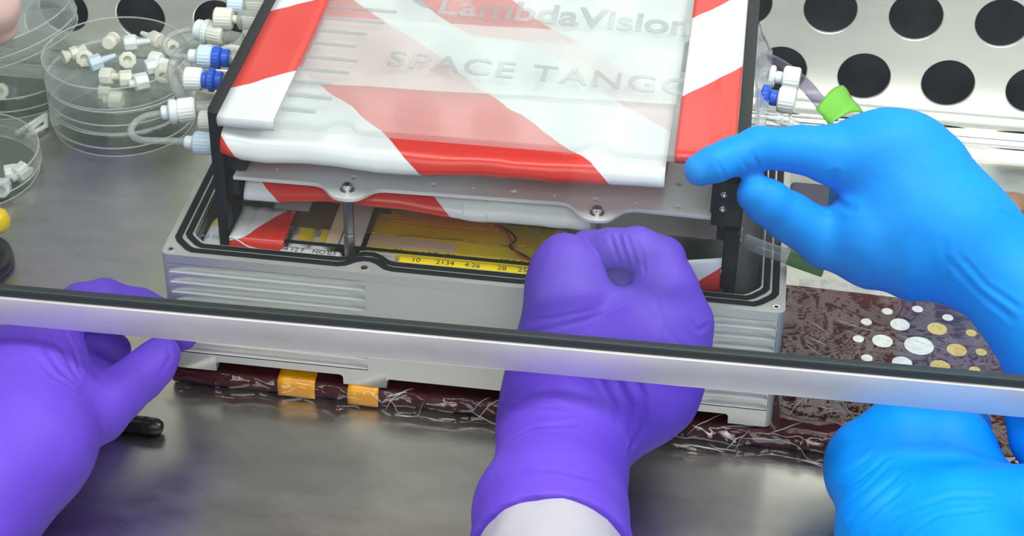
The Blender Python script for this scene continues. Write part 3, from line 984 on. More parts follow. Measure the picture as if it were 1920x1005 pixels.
o = tube('clear_tube', [(28.05, 9.61, 5.00), (28.85, 9.40, 4.90), (29.80, 9.24, 4.60), (30.89, 8.77, 4.20), (31.71, 7.68, 3.80)], 0.28, 'tube', None, 12)
tag(o, 'clear tube running out below the white caps at right', 'tube')

def luer(name, kind, a, axis, label, group, nut=None):
    """A screw fitting: kind lists (part, material, length, radius, ribbed) from a along axis."""
    tt = empty(name, a, label, 'connector', group)
    A = Vector(a)
    d = Vector(axis).normalized()
    for part, mat, ln, r, rib in kind:
        c = min(0.08, ln * 0.25, r * 0.4)
        lathe(part, tuple(A), tuple(d), [(0, r - c), (c, r), (ln - c, r), (ln, r - c)], mat, tt, 44 if rib else 24, 1 if rib else 0, 0.045 if rib else 0)
        A = A + d * ln
    return tt
G = 'fluid connectors on the left side'
XA = (1, 0.05, 0.0)
luer('fluid_connector', [('barb', 'milky', .45, .55, 0), ('collar', 'milky', .35, .62, 1), ('cap', 'ivory', .85, .56, 1), ('port', 'port', 1.1, .33, 0)], (-1.12, 12.06, 5.60), (1, -0.25, 0), 'white connector with looped tube below the two topmost left caps', G)
luer('fluid_connector', [('cap', 'ivory', .95, .55, 1), ('stem', 'ivory', .3, .22, 0), ('port', 'port', 1.2, .50, 0)], (-0.07, 11.97, 6.40), XA, 'ivory capped connector second from the top on the left side', G)
luer('fluid_connector', [('cap', 'palebl', .85, .52, 1), ('port', 'port', 1.6, .55, 0)], (0.24, 13.54, 6.40), XA, 'pale translucent capped connector at the top edge of the photo', G)
luer('fluid_connector', [('barb', 'milky', .5, .36, 0), ('nut', 'palebl', .75, .58, 1), ('ring', 'blue', .45, .56, 1), ('sleeve', 'blue', .45, .47, 0), ('port', 'port', 1.0, .42, 0)], (-0.82, 9.48, 5.50), XA, 'blue ringed connector with pale blue nut and looped tube', G)
luer('fluid_connector', [('cap', 'white', .90, .56, 1), ('neck', 'blue', .30, .42, 0), ('ring', 'blue', .34, .57, 1), ('sleeve', 'blue', .42, .45, 0), ('port', 'port', .9, .40, 0)], (-0.44, 7.45, 5.40), XA, 'blue connector with plain white cap, no tube', G)
luer('fluid_connector', [('barb', 'milky', .40, .36, 0), ('collar', 'milky', .40, .62, 0), ('cap', 'white', .90, .58, 1), ('port', 'port', 1.2, .36, 0)], (-1.09, 5.32, 4.60), (1, 0.28, 0.08), 'white connector with tube bending back to the lowest port', G)
luer('fluid_connector', [('barb', 'milky', .45, .32, 0), ('nut', 'palebl', 1.0, .53, 1)], (0.78, 2.94, 4.60), XA, 'translucent blue nut connector, lowest on the left side', G)
luer('fluid_connector', [('cap', 'ivory', .8, .5, 1)], (0.95, 4.95, 4.60), XA, 'small ivory cap tucked against the black frame above the lowest nut', G)
o = tube('clear_tube', [(-1.05, 12.02, 5.60), (-1.71, 11.85, 5.60), (-2.26, 11.13, 5.60), (-2.28, 10.22, 5.60), (-1.86, 9.55, 5.55), (-1.30, 9.40, 5.50), (-0.74, 9.49, 5.50)], 0.15, 'tube', None, 10)
tag(o, 'thin clear tube looped between two upper left connectors', 'tube')
o = tube('clear_tube', [(-1.04, 5.33, 4.60), (-1.81, 4.85, 4.60), (-2.10, 4.04, 4.60), (-1.97, 3.27, 4.60), (-1.39, 2.78, 4.60), (-0.41, 2.85, 4.60), (0.82, 3.00, 4.60)], 0.17, 'tube', None, 10)
tag(o, 'clear tube looped back to the lowest left connector', 'tube')
o = tube('clear_tube', [(-1.03, 13.78, 4.20), (-1.69, 12.85, 4.20), (-2.15, 11.63, 4.20), (-1.94, 9.94, 4.20), (-1.27, 8.42, 4.20), (-0.26, 7.01, 4.20), (0.75, 6.14, 4.20)], 0.26, 'tube', None, 12)
tag(o, 'thick clear tube coiled behind the left connectors', 'tube')
G = 'white capped connectors on the right side'
luer('fluid_connector', [('port', 'port', .5, .42, 0), ('ring', 'milky', .3, .55, 1), ('neck', 'milky', .4, .32, 0), ('cap', 'white', .85, .62, 1)], (27.91, 13.27, 5.00), (1, -0.12, 0.0), 'white capped connector behind the violet tube, upper of two', G)
luer('fluid_connector', [('ring', 'blue', .4, .58, 1), ('sleeve', 'blue', .45, .40, 0), ('cap', 'white', .85, .62, 1)], (28.08, 11.17, 5.00), (1, -0.15, 0.0), 'white cap on a blue ring connector, lower of two', G)
t = empty('white_bracket', (29.5, 9.5, 3.5), 'thin white wire bracket below the white caps at right', 'bracket')
for u in (0, 1):
    a = ((29.15, 11.00, 4.40), (29.57, 11.38, 4.40))[u]
    b = ((29.20, 10.00, 4.20), (29.62, 9.87, 4.20))[u]
    tube('bar', [a, tuple((p + q) / 2 for p, q in zip(a, b)), b], 0.07, 'white', t, 8)
tube('bar', [(29.20, 10.00, 4.20), (29.41, 9.93, 4.20), (29.62, 9.87, 4.20)], 0.07, 'white', t, 8)

# ---------------------------------------------------------------- film-wrapped board under and beside the housing
t = empty('wrapped_board', (20, 5, BENCH), 'maroon board wrapped in creased clear film under the housing', 'board')
P_ = [(-0.1, 0.15), (46, -0.35), (46, 11.6), (31.2, 12.2), (-0.1, 12.2)]
plate('board', [P_], 0.85, 'maroon', t, 0.05, origin=(0, 0, -7.62))
P = []
ys = [13.0, 12, 11.3, 10.6, 10, 9.4, 8.8, 8.2, 7.6, 7, 6.4, 5.8, 5.2, 4.6, 4, 3.4, 2.8, 2.2, 1.6, 1.2, 0.9, 0.6, 0.3, 0.1, -0.05, -0.15, -0.25, -0.35, -0.45, -0.55, -0.65, -0.8, -0.95, -1.1]
def ridge(x, y, s):
    return 1 - abs(2 * noise.noise(Vector((x, y, s))))
for j, y in enumerate(ys):
    row = []
    for i in range(300):
        x = -0.3 + 46.5 * i / 299
        yo = y - 0.011 * x + 0.10
        z = -7.12
        if y < 0.1:
            z = -7.12 - 0.9 * (1 - math.sqrt(max(0.0, 1 - min(1.0, (0.1 - y) / 0.62) ** 2)))
        if y < -0.5:
            z = min(z, -7.85 - 0.2 * min(1, (-0.5 - y) / 0.3))
        if y > 0.3:
            amp = 0.012 if x < 30.3 else 0.16
        else:
            amp = 0.09
        n_ = ridge(x * 0.22 + y * 0.10, y * 0.26 - x * 0.14, 3.3) ** 5 + 0.25 * ridge(x * 0.5 + y * 0.4, y * 0.5 - x * 0.2, 8.1) ** 3
        if y < 0.3:
            n_ = ridge(x * 0.5 + y * 2.0, y * 1.5, 5.0) ** 3 + 0.8 * ridge(x * 1.3, y * 3 + x, 2.0) ** 3 - 0.3
        dy = -0.35 * ridge(x * 0.35, 1.0, 6.0) ** 2 * (1 if y < -0.3 else 0)
        row.append((x, yo + dy - (amp * n_ * 0.6 if y < 0.1 else 0), max(z + amp * n_, -8.15)))
    P.append(row)
fm = grid_obj('cling_film', P, 'film', t, None, 0.0)
fm['label'] = 'creased clear cling film'
bm = bmesh.new()
rr = random.Random(11)
def strand(x, y, z, ang, ln, r, zf):
    pts = []
    for k in range(5):
        pts.append((x, y, max(z, -8.12) + r, r * (0.15 + 0.85 * math.sin(PI * (k + 0.1) / 4.2))))
        ang += rr.uniform(-0.16, 0.16)
        x += ln / 4 * math.cos(ang)
        y += ln / 4 * math.sin(ang)
        z = zf(x, y)
    add_tube(bm, pts, r, 5, 3)
def zfront(x, y):
    yy = y + 0.011 * x - 0.10
    if yy > 0.1:
        return -7.05
    return -7.05 - 0.95 * (1 - math.sqrt(max(0.0, 1 - min(1.0, (0.1 - yy) / 0.66) ** 2)))
for k in range(34):
    x = rr.uniform(10.8, 20.5) if k < 18 else rr.uniform(24.5, 34.5)
    y = rr.uniform(-0.75, -0.02) - 0.011 * x
    strand(x, y, zfront(x, y), rr.choice((0.05, 0.2, -0.15, -0.1, 0.5)), rr.uniform(0.7, 2.6), rr.uniform(0.014, 0.040), zfront)
for k in range(16):
    x, y = rr.uniform(30.3, 34.5), rr.uniform(0.1, 5.0)
    strand(x, y, -6.98, rr.uniform(0.9, 2.2) if k % 3 else rr.uniform(-0.3, 0.3), rr.uniform(0.7, 2.0), rr.uniform(0.014, 0.030), lambda a, b: -6.98)
for k in range(8):
    x, y = rr.uniform(31.5, 36.5), rr.uniform(5.5, 11.0)
    strand(x, y, -6.95, rr.uniform(-0.9, -0.3), rr.uniform(1.0, 3.2), rr.uniform(0.012, 0.024), lambda a, b: -6.95)
cr_ = bm_obj('fold_glint', bm, 'glintline', t, 60)  # milky strands drawn for the white glints along the film's folds
cr_['kind'] = 'stuff'
DOTS = [(35.88, 10.4, .36), (37.48, 10.85, .36), (39.05, 10.35, .36), (34.77, 9.29, .36), (36.52, 9.34, .64), (38.45, 9.28, .64), (40.2, 9.2, .36), (34.34, 7.76, .36), (35.58, 7.77, .66), (37.45, 7.67, .95), (39.38, 7.62, .64), (40.62, 7.64, .36), (34.76, 6.21, .36), (36.54, 6.1, .64), (38.47, 6.11, .64), (40.21, 6.08, .36)]
for x, y, r in DOTS:
    gold = x > 38.0 and y < 10
    # board level is lower than the film the positions were read on
    x2, y2 = x - 0.0, y + 0.26
    d_ = lathe('dot', (x2, y2, -7.2), (0, 0, 1), [(0, r * 0.8), (0.02, r * 0.8)], 'gold' if gold else 'silver', t, 28)
    d_['label'] = ('large ' if r > 0.6 else 'small ') + ('gold foil dot' if gold else 'silver foil dot')
def band(name, x0, x1, ya, mat, z0=-7.1):
    P = []
    for y, z in ((1.4, -7.02), (0.6, -7.02), (0.05, -7.03), (-0.22, -7.15), (-0.30, -7.4), (-0.30, -7.75), (-0.30, -8.02)):
        P.append([(x0 + (x1 - x0) * i / 6, y + ya, z + 0.02 * math.sin(i)) for i in range(7)])
    return grid_obj(name, P, mat, t, None, 0.03)
band('yellow_tape', 9.0, 10.55, 0.0, 'kapton_o')['label'] = 'bright orange-yellow tape band round the board edge'
band('yellow_tape', 5.4, 7.3, 0.12, 'kapton_o')['label'] = 'orange-yellow tape patch with crinkled film over it'
o = box('white_sheet', (31.3, 11.9, -8.0), (43.5, 13.9, -7.9), 'greypaper', None, 0.03)
tag(o, 'white printed sheet lying behind the dotted board', 'sheet')

# ---------------------------------------------------------------- small things on the bench
t = empty('marker_pen', (-0.8, -3.2, BENCH), 'black pen with rounded end on the bench under the left purple hand', 'pen')
a, b = Vector((-2.36, -3.70, -7.75)), Vector((0.54, -3.81, -7.75))
d_ = b - a
L_ = d_.length
lathe('barrel', tuple(a - d_.normalized() * 4), tuple(d_), [(0, 0.40), (L_ + 3.3, 0.44), (L_ + 3.7, 0.42), (L_ + 3.92, 0.30), (L_ + 4, 0.1)], 'pen', t, 20)
lathe('end_ring', tuple(a + d_.normalized() * (L_ - 1.0)), tuple(d_), [(0, 0.44), (0.05, 0.452), (0.15, 0.452), (0.2, 0.44)], 'rubber', t, 20)

def petri(c, r, h, label, group, lidded=True, rot=None):
    tt = empty('petri_dish', c, label, 'dish', group)
    x, y, z = c
    th = 0.12
    def ring(nm, r0, zb, hh, closed_top):
        if closed_top:
            prof = [(0.0, r0), (hh - 0.12, r0), (hh, r0 - 0.12), (hh, 0.02), (hh - th, 0.02), (hh - th, r0 - 0.24), (hh - 0.22, r0 - th), (0.0, r0 - th), (0.0, r0)]
        else:
            prof = [(hh, r0), (0.12, r0), (0.0, r0 - 0.12), (0.0, 0.02), (th, 0.02), (th, r0 - 0.24), (0.22, r0 - th), (hh, r0 - th), (hh, r0)]
        return lathe(nm, (x, y, z + zb), (0, 0, 1), prof, 'dish', tt, 64, caps=False, smooth=35)
    ring('base', r - 0.12, 0.0, h * 0.85, False)
    if lidded:
        ring('lid', r, h * 0.42, h * 0.56, True)
    def edge(zb, r0):
        pts = [(x + r0 * math.cos(t), y + r0 * math.sin(t), z + zb) for t in np.linspace(0, 2 * PI, 41)]
        tube('rim', pts, 0.055, 'glintline', tt, 8, 3, False)  # milky ring added for the bright edge line of clear plastic
    edge(h * 0.85 if not lidded else h * 0.98, r - (0.18 if not lidded else 0.06))
    edge(0.06, r - 0.2)
    if lidded:
        edge(h * 0.43, r - 0.03)
    if rot is not None:
        tt.rotation_euler = rot
    return tt
GP = 'petri dishes stacked behind the connectors'
cx_, cy_ = -10.25, 24.3
petri((cx_, cy_, BENCH), 4.45, 1.65, 'lowest clear petri dish of the middle stack', GP)
petri((cx_ + 0.05, cy_, BENCH + 1.63), 4.5, 1.65, 'second clear petri dish from the bottom of the middle stack', GP)
petri((cx_ - 0.1, cy_ + 0.05, BENCH + 3.26), 4.55, 1.75, 'open topmost petri dish of the middle stack, full of white caps', GP, False)
GP2 = 'petri dishes at the left edge'
petri((-18.6, 27.2, BENCH), 4.5, 1.6, 'lower petri dish at the left edge with one cap inside', GP2)
petri((-18.2, 27.4, BENCH + 3.1), 4.5, 1.6, 'upper petri dish at the left edge tilted on another dish', GP2, True, (math.radians(-3), math.radians(-16), 0))
petri((-17.6, 17.0, BENCH), 4.4, 1.6, 'petri dish at the left edge in front, above the yellow tip', GP2)

def loose_cap(a, axis, mat, label, style, group='loose white caps in the petri dishes', sc_=1.12):
    tt = empty('luer_cap', a, label, 'cap', group)
    A = Vector(a); d = Vector(axis).normalized()
    if style == 0:      # threaded cap with stem
        segs = [('body', 0.0, [(0, .36), (.06, .42), (.62, .42), (.68, .38)], 1), ('stem', 0.68, [(0, .2), (.35, .18), (.8, .13), (.82, .1)], 0)]
    elif style == 1:    # double flanged plug
        segs = [('flange', 0.0, [(0, .36), (.1, .40), (.18, .36), (.42, .2)], 0), ('body', 0.42, [(0, .2), (.05, .36), (.42, .36), (.48, .2)], 1), ('flange', 0.9, [(0, .2), (.28, .34), (.38, .38), (.45, .3)], 0)]
    else:               # short ribbed cap with open socket
        segs = [('body', 0.0, [(0, .38), (.06, .44), (.7, .44), (.74, .38), (.74, .22), (.4, .2)], 1), ('neck', -0.3, [(0, .2), (.3, .22)], 0)]
    for nm, off, prof, rib in segs:
        lathe(nm, tuple(A + d * off * sc_), tuple(d), [(p * sc_, q * sc_) for p, q in prof], mat, tt, 16, rib, 0.09 if rib else 0)
    return tt
FZ = BENCH + 3.26 + 0.55
LC = [
 ((-13.82, 24.58, -4.30), (1, 0.9, 0.1), 'ivory', 1, 'double flanged ivory plug at the left of the cap dish'),
 ((-12.49, 24.81, -4.30), (0.3, -1, 0.5), 'ivory', 2, 'short ivory cap beside the double flanged plug'),
 ((-11.54, 27.39, -4.30), (0.1, -1, 0.3), 'ivory', 1, 'ivory flanged plug standing at the back of the cap dish'),
 ((-10.65, 26.86, -4.30), (1, 0.2, 0.1), 'milky', 0, 'pale grey cap behind the middle of the cap dish'),
 ((-8.54, 27.30, -4.20), (-1, 0.6, 0.0), 'ivory', 0, 'pointed ivory cap at the back right of the cap dish'),
 ((-8.04, 26.98, -4.20), (0.8, -0.8, 0.1), 'ivory', 2, 'short ivory cap touching the pointed one at the back right'),
 ((-9.87, 24.98, -4.30), (0.3, -0.9, 0.5), 'ivory', 2, 'open ivory cap in the middle of the cap dish'),
 ((-8.57, 25.33, -4.30), (1, -0.2, 0), 'white', 0, 'white cap with stem at the right of the cap dish'),
 ((-8.60, 24.32, -4.40), (1, 0.7, 0), 'milky', 0, 'grey translucent cap below the white stemmed cap'),
 ((-7.43, 24.39, -4.40), (0.2, -1, 0), 'ivory', 2, 'ivory cap against the right wall of the cap dish'),
 ((-10.92, 23.03, -4.40), (1, -0.1, 0.1), 'ivory', 0, 'ivory cap with stem at the front of the cap dish'),
 ((-9.74, 22.84, -4.40), (1, 0.35, 0), 'ivory', 0, 'ivory cap lying right of the front cap'),
 ((-8.71, 22.51, -4.40), (0.9, 0.6, 0), 'white', 2, 'white cap at the front right of the cap dish'),
 ((-11.10, 22.81, -5.40), (1, 0.1, 0), 'ivory', 0, 'ivory cap in the dish under the cap dish, left'),
 ((-10.19, 21.95, -5.40), (1, 0.05, 0), 'ivory', 2, 'ivory cap in the dish under the cap dish, front'),
 ((-11.88, 23.81, -4.20), (1, 0.7, 0.2), 'palebl', 0, 'lilac tinted cap among the ivory caps'),
 ((-18.48, 25.29, -7.50), (0.3, -1, 0.5), 'ivory', 2, 'single ivory cap in the dish at the left edge'),
 ((-15.01, 16.42, -7.60), (1, 0.5, 0), 'white', 0, 'white stemmed cap in the left front dish, rear one'),
 ((-14.26, 16.31, -7.60), (0.6, 1, 0.3), 'white', 2, 'white cap in the left front dish, right one'),
 ((-14.63, 15.22, -7.60), (0.2, -1, 0.3), 'milky', 2, 'white cap in the left front dish, front one'),
]
for a, ax, mt, st, lab in LC:
    loose_cap(a, ax, mt, lab, st)
t = empty('white_clip', (-15.5, 22.8, BENCH), 'white plastic clip frame on the bench between the petri dishes', 'clip')
for a, b in (((-16.10, 21.25, -7.90), (-15.05, 23.62, -7.90)), ((-15.05, 23.62, -7.90), (-14.61, 22.37, -7.90)), ((-14.61, 22.37, -7.90), (-15.34, 21.01, -7.90)), ((-15.39, 21.62, -7.90), (-15.06, 23.05, -7.90))):
    tube('bar', [a, tuple((p + q) / 2 for p, q in zip(a, b)), b], 0.15, 'white', t, 8)
t = empty('black_stand', (-13.3, 9.5, BENCH), 'black round stand at the left edge below the yellow tip', 'stand')
lathe('disc', (-14.0, 8.2, BENCH), (0, 0, 1), [(0, 2.3), (0.25, 2.4), (0.6, 2.3), (0.75, 1.9), (0.75, 0.3), (2.1, 0.25)], 'pen', t, 40)
t = empty('yellow_tip', (-12.6, 9.6, -6.2), 'yellow rounded tip at the left edge above the black stand', 'tip')
bm = bmesh.new()
add_lathe(bm, (-15.0, 9.5, -6.1), (1, 0.02, 0.05), [(0, 0.4), (1.4, 0.5), (1.5, 0.72), (2.2, 0.78), (2.75, 0.66), (3.0, 0.35), (3.08, 0.05)], 24)
bm_obj('bulb', bm, 'yellow', t, 60)
lathe('stem', (-18.5, 9.4, -6.3), (1, 0.02, 0.05), [(0, 0.3), (3.6, 0.4)], 'pen', t, 16)
t = empty('bottle_stub', (43.56, 23.19, -8.20), 'amber brown cap on the bench beside the blue wrist at the right edge', 'cap')
x, y, z = (43.47, 22.84, -8.20)
lathe('body', (x, y, BENCH), (0, 0, 1), [(0, 0.9), (0.1, 1.0), (0.8, 1.0), (1.0, 0.8), (1.1, 0.3)], 'amber', t, 28)
lathe('collar', (x, y, BENCH), (0, 0, 1), [(0, 1.0), (0.05, 1.08), (0.3, 1.08), (0.35, 1.0)], 'amber', t, 28)

t = empty('shade_pad', (33, 17.5, BENCH), 'dark mauve grey pad added on the bench to shade the gap between the blue finger and thumb', 'pad')
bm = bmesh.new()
add_box(bm, (30.6, 17.4, BENCH), (36.6, 23.4, BENCH + 0.5), 0.25, 3)  # added dark box standing in for the shaded gap behind the hand
bm_obj('body', bm, 'mauve', t, 50)

